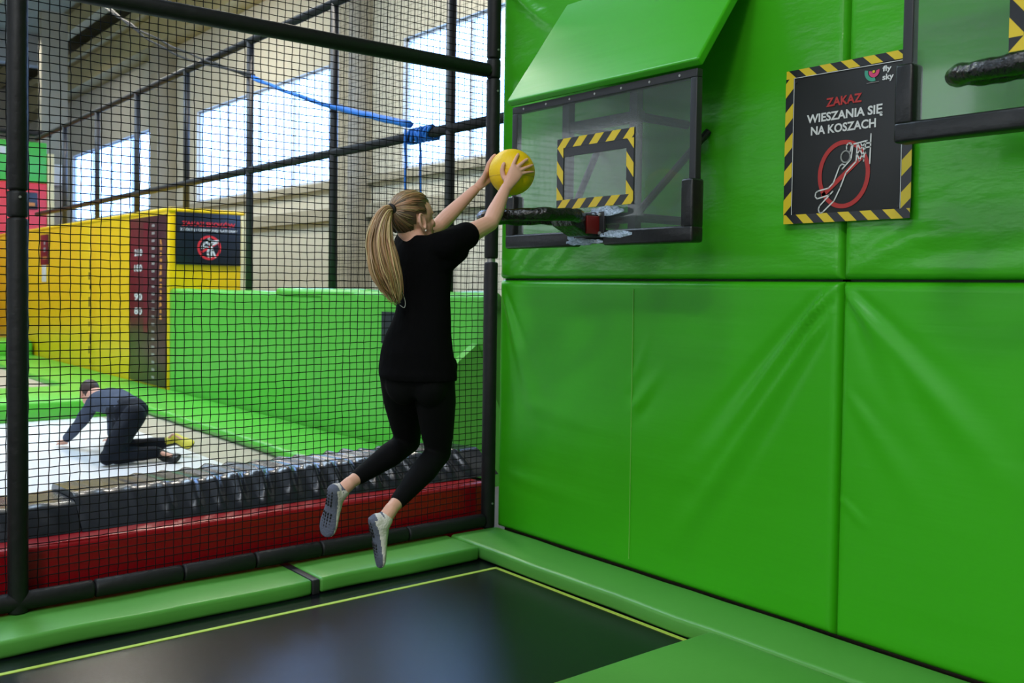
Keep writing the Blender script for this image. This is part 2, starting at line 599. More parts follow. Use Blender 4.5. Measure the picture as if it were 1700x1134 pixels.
def seg_dist(p, a, b):
    ax, ay = a; bx, by = b
    dx, dy = bx - ax, by - ay
    t = max(0, min(1, ((p[0] - ax) * dx + (p[1] - ay) * dy) / (dx * dx + dy * dy)))
    return sqrt((p[0] - ax - t * dx) ** 2 + (p[1] - ay - t * dy) ** 2), t

def panel(y0, y1, z0, z1, folds, m, ny=130, nz=90, wob=0.004, seed=0.0):
    """puffed vinyl mat on the wall; folds = (start, end, height, width at start, width at end)"""
    vs_ = []; fs = []
    def prof(t, L):
        e = 0.028
        d = min(t, L - t)
        return 1.0 if d > e else sqrt(max(0.0, 1 - (1 - d / e) ** 2))
    def samples(L, n):
        e = [0, 0.003, 0.008, 0.016, 0.028]
        mid = [0.028 + (L - 0.056) * k / n for k in range(1, n)]
        return e + mid + [L - q for q in reversed(e)]
    sy = samples(y1 - y0, ny); sz = samples(z1 - z0, nz)
    for a in sy:
        for b in sz:
            y, z = y0 + a, z0 + b
            p = min(prof(a, y1 - y0), prof(b, z1 - z0))
            x = 0.06 - 0.06 * p
            edge = min(1, min(a, y1 - y0 - a, b, z1 - z0 - b) / 0.12)
            d = 0.0
            for (s_, e_, h, w0, w1) in folds:
                r, t = seg_dist((y, z), s_, e_)
                w_ = w0 + (w1 - w0) * t
                k = exp(-(r / w_) ** 2) * (min(1, t * 8 + 0.25)) * (1 - t) ** 0.8
                d += h * k
                d -= h * 0.4 * exp(-((r - 2.2 * w_) / w_) ** 2) * (1 - t) * min(1, t * 8 + 0.25)
            n_ = noise.noise(Vector((y * 1.3 + seed, z * 1.6, seed))) * wob + noise.noise(Vector((y * 2.0 + seed, z * 9, 3.3))) * wob * 0.25
            x -= (d + n_ * edge) * (0.3 + 0.7 * edge)
            vs_.append((x, y, z))
    m_ = len(sz)
    for i in range(len(sy) - 1):
        for j in range(m_ - 1):
            fs.append((i * m_ + j, i * m_ + j + 1, (i + 1) * m_ + j + 1, (i + 1) * m_ + j))
    return mk('wall_panel', vs_, fs, m, wall, smooth=True)

ZM = 1.549
YS = -2.394
panel(YS + 0.002, -0.004, 0.0, ZM - 0.003, [
    ((-2.36, 1.53), (-1.55, 0.50), 0.040, 0.014, 0.060),
    ((-2.34, 1.42), (-1.44, 0.16), 0.032, 0.014, 0.060),
    ((-0.03, 1.50), (-0.42, 0.62), 0.018, 0.010, 0.07),
    ((-0.02, 1.45), (-0.30, 0.40), 0.007, 0.010, 0.06),
    ((-1.17, 0.86), (-1.40, 1.12), 0.011, 0.03, 0.03),
    ((-1.17, 1.02), (-1.30, 1.30), 0.005, 0.02, 0.02),
    ((-0.30, 0.80), (-1.0, 0.72), 0.004, 0.03, 0.05),
    ((-0.1, 0.35), (-1.1, 0.28), 0.004, 0.03, 0.05)], 'green_vinyl', seed=1.0)
panel(-5.1, YS - 0.002, 0.0, ZM - 0.003, [
    ((-2.41, 1.52), (-2.75, 1.02), 0.020, 0.010, 0.05),
    ((-2.42, 1.51), (-3.2, 0.70), 0.016, 0.012, 0.07),
    ((-2.41, 1.1), (-2.9, 0.5), 0.006, 0.012, 0.07),
    ((-2.40, 0.62), (-2.55, 0.50), 0.010, 0.010, 0.02)], 'green_vinyl', seed=5.0)
panel(YS + 0.002, -0.004, ZM + 0.003, 3.9, [
    ((-0.02, 1.58), (-0.35, 1.80), 0.012, 0.012, 0.05),
    ((-0.20, 1.58), (-0.55, 1.86), 0.011, 0.012, 0.04),
    ((-0.45, 1.57), (-0.72, 1.80), 0.010, 0.012, 0.03),
    ((-0.1, 3.3), (-0.55, 2.95), 0.02, 0.03, 0.03)], 'green_vinyl_loose', wob=0.008, seed=9.0)
panel(-5.1, YS - 0.002, ZM + 0.003, 3.9, [
    ((-2.42, 1.58), (-3.1, 1.90), 0.010, 0.02, 0.07),
    ((-2.7, 1.72), (-3.4, 1.76), 0.010, 0.03, 0.05)], 'green_vinyl_loose', wob=0.008, seed=13.0)
g = G(); g.box((-0.0035, -1.165, 0.06), (0.003, -1.161, 1.50)); g.mk('weld_seam', 'green_weld', wall)
g = G(); g.box((0.045, -5.1, ZM - 0.02), (0.069, -0.01, ZM + 0.02)); g.box((0.045, YS - 0.02, 0.0), (0.069, YS + 0.02, 3.9)); g.mk('seam_backing', 'seam_dark', wall)

# ================================================================== NEAR TRAMPOLINE
tr = thing('trampoline', 'black woven trampoline bed with yellow stitched lines inside the green pads', 'trampoline', (-2.2, -1.1, -0.08))
g = G(); g.box((-4.6, -2.6, -0.095), (-0.30, -0.10, -0.08)); g.mk('jump_bed', 'bed_black', tr)
def strip(x0, x1, y0, y1):
    g = G(); g.box((x0, y0, -0.0805), (x1, y1, -0.0775)); g.mk('stitched_line', 'line_yellow', tr)
strip(-4.6, -0.373, -0.512, -0.487)
strip(-0.392, -0.383, -1.93, -0.512)
strip(-0.379, -0.370, -1.93, -0.487)
strip(-4.6, -0.392, -1.915, -1.895)
g = G(); g.box((-4.6, -2.7, -0.40), (-0.2, 0.05, -0.30)); g.mk('under_frame', 'steel_dark', tr)

rbox('edge_pad', (-3.9, -0.335, -0.078), (-1.432, 0.07, 0.0), 0.018, 'green_pad', cuts=24, nz=0.006, nsc=3,
     label='long green edge pad below the left half of the net, left of the black strap', cat='pad')
rbox('edge_pad', (-1.388, -0.335, -0.078), (-0.372, 0.07, 0.0), 0.018, 'green_pad', cuts=12, nz=0.006, nsc=3,
     label='green edge pad under the net between the black strap and the wall corner', cat='pad')
rbox('pad_strap', (-1.431, -0.330, -0.080), (-1.389, 0.06, -0.004), 0.006, 'steel_dark',
     label='narrow black strap between the two green edge pads under the net', cat='strap')
rbox('edge_pad', (-0.366, -5.0, -0.078), (-0.004, -0.02, 0.008), 0.022, 'green_pad', cuts=24, nz=0.005, nsc=3,
     label='long green edge pad running along the foot of the green wall', cat='pad')
rbox('edge_pad', (-4.4, -4.6, -0.078), (-0.370, -2.02, 0.0), 0.02, 'green_pad', cuts=12, nz=0.005, nsc=3,
     label='wide green pad in the foreground at the near edge of the trampoline', cat='pad')

# ================================================================== NEAR NET CAGE
PR = 0.043
fr = thing('net_frame', 'black foam-wrapped pipe frame carrying the near net beside the green wall', 'frame', (-1.4, 0, 0))
def pipe(name, a, b, r, m, parent, n=16):
    g = G(); g.tube([a, b], r, n); return g.mk(name, m, parent, smooth=False)
def sleeve(a, b, r, parent, name='foam_sleeve'):
    a, b = Vector(a), Vector(b)
    d = (b - a).normalized()
    g = G(); g.tube([a, a + d * 0.004, a + d * 0.012, b - d * 0.012, b - d * 0.004, b], [r * .8, r * .95, r, r, r * .95, r * .8], 18)
    o = g.mk(name, 'foam_black', parent, smooth=True)
    return o
for x, cuts in ((-2.725, (0.0, 1.78, 1.90, 2.78, 2.9, 4.2)), (-0.062, (0.0, 1.655, 1.675, 2.78, 2.9, 4.2)), (-4.9, (0.0, 4.2))):
    post = pipe('post', (x, 0, -0.1), (x, 0, 4.2), 0.026, 'steel_light', fr)
    for i in range(len(cuts) - 1):
        if i % 2 == 1 and cuts[i + 1] - cuts[i] < 0.05:
            continue
        sleeve((x, 0, cuts[i] + 0.001), (x, 0, cuts[i + 1] - 0.001), PR, post)
beam = pipe('beam', (-4.9, 0, 2.825), (-0.06, 0, 2.825), 0.026, 'steel_light', fr)
for a, b in ((-4.85, -2.77), (-2.68, -0.105)):
    sleeve((a, 0, 2.825), (b, 0, 2.825), PR, beam)
low = pipe('bottom_pipe', (-4.9, 0, 0.052), (-0.06, 0, 0.052), 0.026, 'steel_dark', fr)
xs = [-4.85, -3.4, -2.40, -1.98, -1.60, -1.22, -0.66, -0.10]
for i in range(len(xs) - 1):
    sleeve((xs[i] + 0.002, 0, 0.052), (xs[i + 1] - 0.002, 0, 0.052), PR, low)
for x, z in ((-0.062, 2.95), (-0.062, 2.70), (-0.062, 0.16), (-2.725, 1.87)):
    g = G(); g.tube([(x, -PR - 0.006, z), (x, -PR + 0.01, z)], 0.006, 8); g.mk('bolt', 'steel_light', fr)

def net(name, axis, c, u0, u1, z0, z1, step, r, label, cat, dz=0.04, jit=0.004, sag=0.010, seed=0.0, knots=True):
    """knotted cord net in a vertical plane; axis 'x' spans x at y=c, axis 'y' spans y at x=c"""
    nu = int((u1 - u0) / step); nz = int((z1 - z0) / dz)
    P = [[None] * (nz + 1) for _ in range(nu + 1)]
    for i in range(nu + 1):
        for j in range(nz + 1):
            u = u0 + (u1 - u0) * i / nu; z = z0 + (z1 - z0) * j / nz
            a = noise.noise_vector(Vector((u * 1.1 + seed, z * 1.1, seed))) * sag
            b = noise.noise_vector(Vector((i * 0.77 + seed, j * 0.77, 5.0))) * jit
            uu, zz, hh = u + a.x + b.x, z + a.y + b.y, a.z * 0.8
            P[i][j] = Vector((uu, c + hh, zz)) if axis == 'x' else Vector((c + hh, uu, zz))
    g = G()
    vs_ = g.v; fs = g.f
    nrm = Vector((0, 1, 0)) if axis == 'x' else Vector((1, 0, 0))
    tan = Vector((1, 0, 0)) if axis == 'x' else Vector((0, 1, 0))
    up_ = Vector((0, 0, 1))
    def cord(pts, side):
        k = len(vs_)
        for i_, p in enumerate(pts):
            vs_.append(p + side * r); vs_.append(p + nrm * r); vs_.append(p - side * r); vs_.append(p - nrm * r)
        for i_ in range(len(pts) - 1):
            q = k + 4 * i_
            for e in range(4):
                e2 = (e + 1) % 4
                fs.append((q + e, q + e2, q + 4 + e2, q + 4 + e))
    for i in range(nu + 1):
        cord(P[i], tan)
    for j in range(nz + 1):
        cord([P[i][j] for i in range(nu + 1)], up_)
    if knots:
        kr = r * 1.75
        for i in range(nu + 1):
            for j in range(nz + 1):
                p = P[i][j]; k = len(vs_)
                vs_.extend([p + tan * kr, p + up_ * kr, p - tan * kr, p - up_ * kr, p + nrm * kr, p - nrm * kr])
                for a_, b_ in ((0, 1), (1, 2), (2, 3), (3, 0)):
                    fs.append((k + a_, k + b_, k + 4)); fs.append((k + b_, k + a_, k + 5))
    o = g.mk(name, 'net_cord')
    tag(o, label, cat)
    return o
net('safety_net', 'x', 0.045, -4.6, -0.075, 0.06, 4.15, 0.0445, 0.0023, 'black knotted net in front, stretched between the left post and the green wall', 'net', dz=0.0385)

# ================================================================== BEYOND THE NET
def long_pad(name, x0, x1, prof, amp, freq, m, label, cat, nx=160, seed=0.0, fade=None, endcut=None):
    """long vinyl bolster: profile of (y, z) swept along x with gathered wrinkles"""
    P = []
    for i in range(len(prof) - 1):
        (a, b), (c, d) = prof[i], prof[i + 1]
        n = max(2, int(sqrt((c - a) ** 2 + (d - b) ** 2) / 0.02))
        for k in range(n):
            P.append((a + (c - a) * k / n, b + (d - b) * k / n))
    P.append(prof[-1])
    vs_ = []; fs = []
    np_ = len(P)
    # rounded corners by smoothing the profile
    for _ in range(2):
        P = [P[0]] + [((P[i - 1][0] + 2 * P[i][0] + P[i + 1][0]) / 4, (P[i - 1][1] + 2 * P[i][1] + P[i + 1][1]) / 4) for i in range(1, np_ - 1)] + [P[-1]]
    for i in range(nx + 1):
        x = x0 + (x1 - x0) * i / nx
        f_ = fade(x) if fade else 1.0
        for j in range(np_):
            y, z = P[j]
            p0, p1 = P[max(0, j - 1)], P[min(np_ - 1, j + 1)]
            ty, tz = p1[0] - p0[0], p1[1] - p0[1]
            L = sqrt(ty * ty + tz * tz) or 1
            ny, nz_ = -tz / L, ty / L
            s_ = j / (np_ - 1)
            xx = x * freq + noise.noise(Vector((x * 3 + seed, s_ * 2, seed))) * 1.6 + s_ * 1.2
            wv = noise.noise(Vector((xx, s_ * 1.5, seed)))
            wv = (0.5 + 0.5 * sin(x * freq * 5.0 + 5.0 * noise.noise(Vector((x * 1.7 + seed, s_ * 0.9, 2.0))) + s_ * 3.0)) ** 2 * (0.5 + 1.2 * abs(noise.noise(Vector((x * 2.3 + seed, s_ * 1.2, 7.0))))) * (1.0 if s_ < 0.27 else 0.6)
            d = amp * f_ * wv * min(1, s_ * 9) * min(1, (1 - s_) * 5)
            ex = 0.0
            if endcut and i == nx:
                ex = endcut * (1 - s_)
            vs_.append((x + ex, y + ny * d, z + nz_ * d))
    for i in range(nx):
        for j in range(np_ - 1):
            fs.append((i * np_ + j, (i + 1) * np_ + j, (i + 1) * np_ + j + 1, i * np_ + j + 1))
    fs.append(tuple(range(np_)))
    fs.append(tuple(reversed(range(nx * np_, nx * np_ + np_))))
    fs.append((0, np_ - 1, nx * np_ + np_ - 1, nx * np_))
    o = mk(name, vs_, fs, m, smooth=True)
    try:
        o.data.set_sharp_from_angle(angle=radians(60))
    except Exception:
        pass
    tag(o, label, cat)
    return o

rb = thing('base_bolster', 'glossy red padded bolster along the floor just behind the net', 'bolster', (-2, 0.2, -0.2))
g = G(); g.box((-4.6, 0.35, -0.3), (0.16, 0.89, 0.225)); g.mk('core', 'plywood', rb)
rbox('body', (-4.6, 0.10, -0.3), (0.02, 0.34, 0.262), 0.035, 'red_vinyl', rb, seg=5, cuts=40, nz=0.006, nsc=4)
g = G(); g.tube([(-4.6 + k * 0.1, 0.128, 0.259 + 0.003 * noise.noise(Vector((k * .4, 0, 0)))) for k in range(47)], 0.005, 6); g.mk('piping', 'red_vinyl', rb, smooth=True)
long_pad('vinyl_bolster', -2.38, 0.06, [(0.26, 0.264), (0.44, 0.425), (0.86, 0.405), (0.90, 0.235)], 0.040, 9.0, 'black_vinyl',
         'long wrinkled black vinyl bolster lying on the red base behind the net', 'bolster', nx=200, seed=2.0,
         fade=lambda x: 0.25 + 0.9 * max(0, min(1, (x + 2.15) * 1.4)), endcut=0.16)
long_pad('vinyl_bolster', -4.6, -2.385, [(0.27, 0.264), (0.38, 0.395), (0.86, 0.37), (0.90, 0.235)], 0.010, 5.0, 'black_vinyl',
         'flatter black vinyl bolster behind the left post at the far left', 'bolster', nx=80, seed=6.0)
rbox('edge_pad', (-4.6, 0.93, -0.1), (-0.06, 1.16, 0.20), 0.02, 'green_far', cuts=12, nz=0.004,
     label='thin green strip of padding between the black bolster and the white bed', cat='pad')

ft = thing('trampoline', 'pale grey trampoline bed on which the crawling person kneels', 'trampoline', (-2.2, 3.8, -0.01))
g = G(); g.box((-5.5, 1.17, -0.03), (-0.55, 6.46, -0.002)); g.mk('jump_bed', 'bed_white', ft)
g = G(); g.box((-0.55, 1.17, -0.03), (-0.05, 6.46, -0.0015)); g.mk('bed_margin', 'bed_tan', ft)
rbox('edge_pad', (-0.085, 1.17, 0.0), (0.735, 8.1, 0.10), 0.05, 'green_far', cuts=24, nz=0.01, nsc=2,
     label='broad green floor pad beside the pale bed at the foot of the far green wall', cat='pad')
rbox('edge_pad', (-5.5, 6.47, -0.05), (-0.09, 8.09, 0.21), 0.05, 'green_far', cuts=12, nz=0.006,
     label='green divider pad crossing behind the crawling person', cat='pad')
g = G(); g.box((-5.5, 8.1, -0.03), (-0.2, 15.5, 0.0)); ot = g.mk('trampoline', 'bed_tan')
tag(ot, 'distant tan trampoline bed behind the green divider pad at the far left', 'trampoline')
rbox('edge_pad', (-5.5, 15.5, -0.05), (0.75, 17.0, 0.35), 0.06, 'green_far',
     label='distant green pad at the far left below the red and green wall', cat='pad')
rbox('edge_pad', (-0.19, 8.15, -0.05), (0.775, 15.45, 0.08), 0.04, 'green_far', cuts=12, nz=0.006,
     label='green floor pad along the foot of the yellow platform', cat='pad')

# far green barrier wall, plane x = 0.78
bw = thing('barrier_wall', 'long low green padded barrier wall under the far net frame', 'barrier', (0.9, 4.6, 0))
def far_panel(y0, y1, z0, z1, name='wall_panel', seed=0.0):
    vs_ = []; fs = []
    ny, nz = 60, 26
    for i in range(ny + 1):
        for j in range(nz + 1):
            y, z = y0 + (y1 - y0) * i / ny, z0 + (z1 - z0) * j / nz
            e = min(i, ny - i, 2) / 2
            dzt = (z1 - z) * 3
            d = 0.025 * abs(noise.noise(Vector((y * 2.3 + seed + dzt * 0.3, dzt * 0.5, seed)))) * exp(-dzt * 0.5) + 0.008 * noise.noise(Vector((y, z * 2, seed)))
            vs_.append((0.80 - 0.03 * sqrt(e) - d * e, y, z))
    m_ = nz + 1
    for i in range(ny):
        for j in range(nz):
            fs.append((i * m_ + j, i * m_ + j + 1, (i + 1) * m_ + j + 1, (i + 1) * m_ + j))
    return mk(name, vs_, fs, 'green_far', bw, smooth=True)
far_panel(1.2, 3.86, 0.05, 1.40, seed=1)
far_panel(3.88, 8.14, 0.05, 1.37, seed=4)
g = G(); g.box((0.80, 1.2, -0.05), (1.30, 8.14, 1.36)); g.mk('core', 'green_far', bw)
def roll(y0, y1, z, r, x=0.86):
    g = G(); g.tube([(x + 0.006 * noise.noise(Vector((y0 + (y1 - y0) * k / 20, 0, 1))), y0 + (y1 - y0) * k / 20, z + 0.008 * noise.noise(Vector((y0 + (y1 - y0) * k / 20 * 2, 4, 1)))) for k in range(21)], r, 14)
    o = g.mk('top_roll', 'green_far', bw, smooth=True)
roll(1.15, 3.3, 1.385, 0.075)
roll(3.0, 4.9, 1.405, 0.06)
roll(4.7, 8.14, 1.36, 0.065)
gs = G()
pl = [(0.26, 0.08), (0.765, 0.08), (0.765, 1.06), (0.45, 0.89), (0.26, 0.72)]
vs_ = [(x, 0.60 + 0.6 * z, z) for x, z in pl] + [(x, 0.68 + 0.6 * z, z) for x, z in pl]
n = len(pl)
gs.add(vs_, [tuple(range(n)), tuple(reversed(range(n, 2 * n)))] + [(i, i + n, (i + 1) % n + n, (i + 1) % n) for i in range(n)])
o = gs.mk('end_gusset', 'green_far')
tag(o, 'light green sloped end panel of the barrier beside the corner post', 'panel')
g = G(); g.box((0.735, 2.2, 0.99), (0.757, 2.62, 1.27)); o = g.mk('wall_plaque', 'sign_navy')
tag(o, 'small dark plaque on the far green wall beside the woman\'s waist', 'plaque')

# far cage frame, plane x = 0.86+
XF = 1.15
ff = thing('net_frame', 'tall dark far cage frame with evenly spaced posts in front of the windows', 'frame', (XF, 6, 1.3))
PY = [2.19 + 2.107 * k for k in range(7)]
for y in PY:
    z0 = 1.36 if y < 8 else 2.45
    g = G(); g.tube([(XF, y, z0), (XF, y, 4.42)], 0.044, 14); g.mk('post', 'steel_dark', ff, smooth=True)
for z, r in ((2.87, 0.046), (4.42, 0.046)):
    g = G(); g.tube([(XF, 0.1, z), (XF, 17.0, z)], r, 14); g.mk('rail', 'foam_black', ff, smooth=True)
net('safety_net', 'y', XF + 0.03, 0.2, 4.28, 1.42, 4.40, 0.060, 0.0016, 'far black net in the bay of the far frame nearest the green wall', 'net', dz=0.060, jit=0.006, sag=0.02, seed=3.0, knots=False)

# blue rope tied over the far rail, running up to the roof
def wig(a, b, n, s=0.02, sag=0.0, seed=0.0):
    a, b = Vector(a), Vector(b)
    return [a.lerp(b, k / n) + noise.noise_vector(Vector((k * 0.6, seed, 0))) * s - Vector((0, 0, sag * sin(pi * k / n))) for k in range(n + 1)]
rp = thing('rope', 'bright blue rope knotted on the far rail and running up to the left', 'rope', (1.08, 2.7, 2.0))
g = G(); g.tube(wig((1.08, 2.72, 2.965), (1.08, 6.18, 3.93), 24, 0.012, 0.05), [0.020 + 0.014 * max(0, noise.noise(Vector((k * .5, 2, 2)))) + 0.012 * (k < 10) for k in range(25)], 8); g.mk('line', 'rope_blue', rp, smooth=True)
g = G(); g.tube(wig((1.08, 2.7, 2.97), (1.08, 6.18, 3.96), 24, 0.012, 0.09, 4.0), 0.011, 6); g.mk('line', 'rope_blue', rp, smooth=True)
for dy in (2.80, 2.55):
    g = G(); g.tube(wig((XF - 0.075, dy, 2.93), (XF - 0.075, dy - 0.02, 2.05), 14, 0.008, 0, dy), 0.012, 7); g.mk('hanging_end', 'rope_blue', rp, smooth=True)
for k, y in enumerate((2.46, 2.50, 2.56, 2.62, 2.68, 2.74, 2.80)):
    g = G(); g.tube([(XF + 0.062 * cos(q * pi / 8), y + 0.03 * sin(q * pi / 4 + k), 2.87 + 0.062 * sin(q * pi / 8)) for q in range(17)], 0.015, 7, cap=False); g.mk('coil', 'rope_blue', rp, smooth=True)
cb = thing('cable', 'thin black cable pair continuing the blue rope up toward the roof', 'cable', (0.9, 9, 4))
for s_ in (0, 1):
    g = G(); g.tube(wig((1.08, 6.15, 3.93 + 0.04 * s_), (1.08, 13.0, 6.40 + 0.2 * s_), 30, 0.02, 0.12 + 0.2 * s_, s_ * 3), 0.016, 6); g.mk('strand', 'rope_black', cb, smooth=True)

# yellow platform
yp = thing('platform', 'tall yellow padded platform standing behind the far green wall', 'platform', (1.3, 12, 0))
YX0, YX1, YY0, YY1, YZ = 0.78, 1.83, 8.145, 19.5, 2.484
rbox('side_panel', (YX0, YY0 + 0.005, 0.0), (YX0 + 0.2, 11.78, YZ - 0.03), 0.03, 'yellow_vinyl', yp, cuts=8, nz=0.01)
rbox('side_panel', (YX0, 11.80, 0.0), (YX0 + 0.2, YY1, YZ - 0.03), 0.03, 'yellow_vinyl', yp, cuts=8, nz=0.01)
rbox('front_panel', (YX0 + 0.005, YY0, 1.2), (YX1, YY0 + 0.2, YZ - 0.03), 0.02, 'yellow_vinyl', yp)
rbox('core', (YX0 + 0.1, YY0 + 0.1, 0.0), (YX1 - 0.02, YY1 - 0.05, YZ - 0.06), 0.01, 'yellow_vinyl', yp)
rbox('top_pad', (YX0 - 0.01, YY0 - 0.02, YZ - 0.05), (YX1 + 0.02, YY1, YZ + 0.02), 0.03, 'yellow_vinyl', yp)
rbox('corner_batten', (YX1 - 0.05, YY0 - 0.012, 1.3), (YX1 + 0.03, YY0 + 0.05, YZ), 0.006, 'cream', yp)
for k in range(9):
    z = 1.85 - k * 0.20
    g = G(); g.box((YX0 - 0.006, 11.77 + 0.05 * (k % 2), z - 0.16 + 0.04 * (k % 3)), (YX0 + 0.01, 11.80 + 0.05 * (k % 2), z)); g.mk('lacing', 'foam_black', yp)

# sign on the yellow platform front
sg = thing('warning_sign', 'navy no-jumping sign with red heading on the yellow platform', 'sign', (1.31, 8.13, 1.745))
p2 = Plane2((0.862, 8.100, 1.745), (1, 0, 0), (0, 0, 1), (0, -1, 0))
SW, SH = 0.90, 0.70
rbox('board', (0.862, 8.101, 1.745), (0.862 + SW, 8.122, 1.745 + SH), 0.004, 'sign_navy', sg)
p2.text('heading', 'ZAKAZ SKOKÓW', 'print_bright_red', sg, 0.08, 0.52, 0.74, 0.075, bold=0.03)
p2.text('lettering', 'Z ŻÓŁTEJ I CZERWONEJ PLATFORMY', 'print_white', sg, 0.055, 0.445, 0.80, 0.052, bold=0.03)
p2.ring('prohibition_ring', 0.455, 0.235, 0.165, 0.030, 'print_bright_red', sg)
p2.stroke('prohibition_bar', [[(0.335, 0.165), (0.58, 0.31)]], 0.03, 'print_bright_red', sg, h=0.0025)
p2.stroke('pictogram', [[(0.43, 0.345), (0.46, 0.36), (0.475, 0.33), (0.445, 0.315), (0.43, 0.345)], [(0.36, 0.25), (0.39, 0.30), (0.46, 0.31), (0.58, 0.335)], [(0.355, 0.23), (0.42, 0.245), (0.455, 0.225)], [(0.45, 0.23), (0.43, 0.17), (0.445, 0.115)], [(0.48, 0.27), (0.50, 0.20), (0.54, 0.115)], [(0.475, 0.20), (0.485, 0.115)], [(0.44, 0.285), (0.49, 0.275), (0.57, 0.31)]], 0.026, 'print_white', sg, h=0.0035)

# height scale board on the platform side
hb = thing('height_board', 'dark maroon height scale board with ticks on the yellow platform side', 'board', (0.77, 8.95, 0.05))
pb = Plane2((0.758, 9.70, 0.05), (0, -1, 0), (0, 0, 1), (-1, 0, 0))
rbox('board', (0.7585, 8.19, 0.09), (0.778, 9.70, 2.41), 0.004, 'sign_maroon', hb)
pb.polys('red_stripe', [[(0.62, 0.75), (0.80, 0.75), (0.80, 2.28), (0.62, 2.28)]], 'sign_maroon_red', hb)
for z, t in ((1.82, '210'), (1.60, '180'), (1.19, '90'), (0.99, '80')):
    pb.text('number', t, 'print_white', hb, 0.22, z, 0.34, 0.10, bold=0.03)
for k in range(21):
    pb.polys('tick', [[(0.96, 0.13 + k * 0.104), (1.08, 0.13 + k * 0.104), (1.08, 0.165 + k * 0.104), (0.96, 0.165 + k * 0.104)]], 'print_tick', hb)
random.seed(3)
pb.polys('slogan', [[(1.28 + random.uniform(-.02, .02), 0.95 + k * 0.085), (1.37, 0.95 + k * 0.085 + random.uniform(-.02, .02)), (1.36 + random.uniform(-.02, .02), 1.005 + k * 0.085), (1.29, 1.01 + k * 0.085)] for k in range(13)], 'print_orange', hb)
# small label on the platform
sl = thing('small_label', 'small maroon label with a white strip on the yellow platform side', 'label', (0.77, 14.7, 1.5))
rbox('plate', (0.765, 14.42, 1.80), (0.778, 15.02, 2.36), 0.003, 'sign_maroon', sl)
rbox('paper_strip', (0.765, 14.62, 1.48), (0.778, 14.90, 1.79), 0.002, 'print_white', sl)
pl_ = Plane2((0.764, 15.02, 1.80), (0, -1, 0), (0, 0, 1), (-1, 0, 0))
pl_.polys('mark', [[(0.26, 0.24), (0.40, 0.24), (0.40, 0.32), (0.26, 0.32)], [(0.28, 0.37), (0.38, 0.37), (0.38, 0.44), (0.28, 0.44)]], 'print_tick', sl)
pl_.polys('amber_mark', [[(0.2, 0.10), (0.5, 0.10), (0.5, 0.15), (0.2, 0.15)]], 'print_orange', sl)

# red and green wall far left
rg = thing('padded_tower', 'distant green over red padded wall with a black plate at far left', 'tower', (0.2, 20.1, 0))
rbox('upper_panel', (-2.6, 20.0, 3.80), (2.04, 20.25, 4.74), 0.02, 'sign_green', rg)
rbox('lower_panel', (-2.6, 20.0, 0.3), (2.04, 20.25, 3.79), 0.02, 'sign_red', rg)
rbox('edge_batten', (2.05, 20.0, 2.3), (2.20, 20.25, 4.5), 0.01, 'cream', rg)
rbox('plate', (1.19, 19.96, 3.17), (1.83, 20.0, 3.56), 0.005, 'sign_navy', rg)
rbox('plate_stripe', (1.25, 19.95, 3.24), (1.77, 19.962, 3.32), 0.002, 'print_orange', rg)
rbox('white_mark', (0.9, 19.985, 4.42), (1.16, 20.0, 4.58), 0.005, 'print_white', rg)
g = G(); g.tube([(-3, 19.9, 4.93), (2.1, 19.9, 4.93)], 0.07, 10); g.mk('top_rail', 'foam_black', rg)
rbox('wall_box', (2.30, 20.8, 3.85), (2.62, 20.99, 4.35), 0.02, 'print_white', label='small white box fixed to the pillar beside the red and green tower', cat='box')
g = G(); g.box((2.15, 21.0, -1.0), (2.75, 21.3, 8.1)); o = g.mk('pillar', 'concrete'); tag(o, 'dark concrete pillar behind the red and green tower', 'pillar')

# ================================================================== HOOD, BACKBOARDS, HOOPS
def prism_y(name, poly, y0, y1, r, m, parent=None):
    bm = bmesh.new()
    n = len(poly)
    a = [bm.verts.new((x, y0, z)) for x, z in poly]
    b = [bm.verts.new((x, y1, z)) for x, z in poly]
    bm.faces.new(a); bm.faces.new(list(reversed(b)))
    for i in range(n):
        bm.faces.new((a[i], b[i], b[(i + 1) % n], a[(i + 1) % n]))
    bmesh.ops.recalc_face_normals(bm, faces=bm.faces)
    if r:
        bmesh.ops.bevel(bm, geom=list(bm.edges), offset=r, segments=3, profile=0.5, affect='EDGES')
    bm.verts.index_update()
    o = mk(name, [v.co.copy() for v in bm.verts], [[v.index for v in f.verts] for f in bm.faces], m, parent)
    bm.free()
    return o
o = prism_y('padded_hood', [(-0.002, 3.115), (-0.432, 2.508), (-0.398, 2.482), (-0.002, 3.035)], -1.945, -0.60, 0.010, 'green_vinyl')
tag(o, 'sloping green padded hood above the left backboard', 'hood')

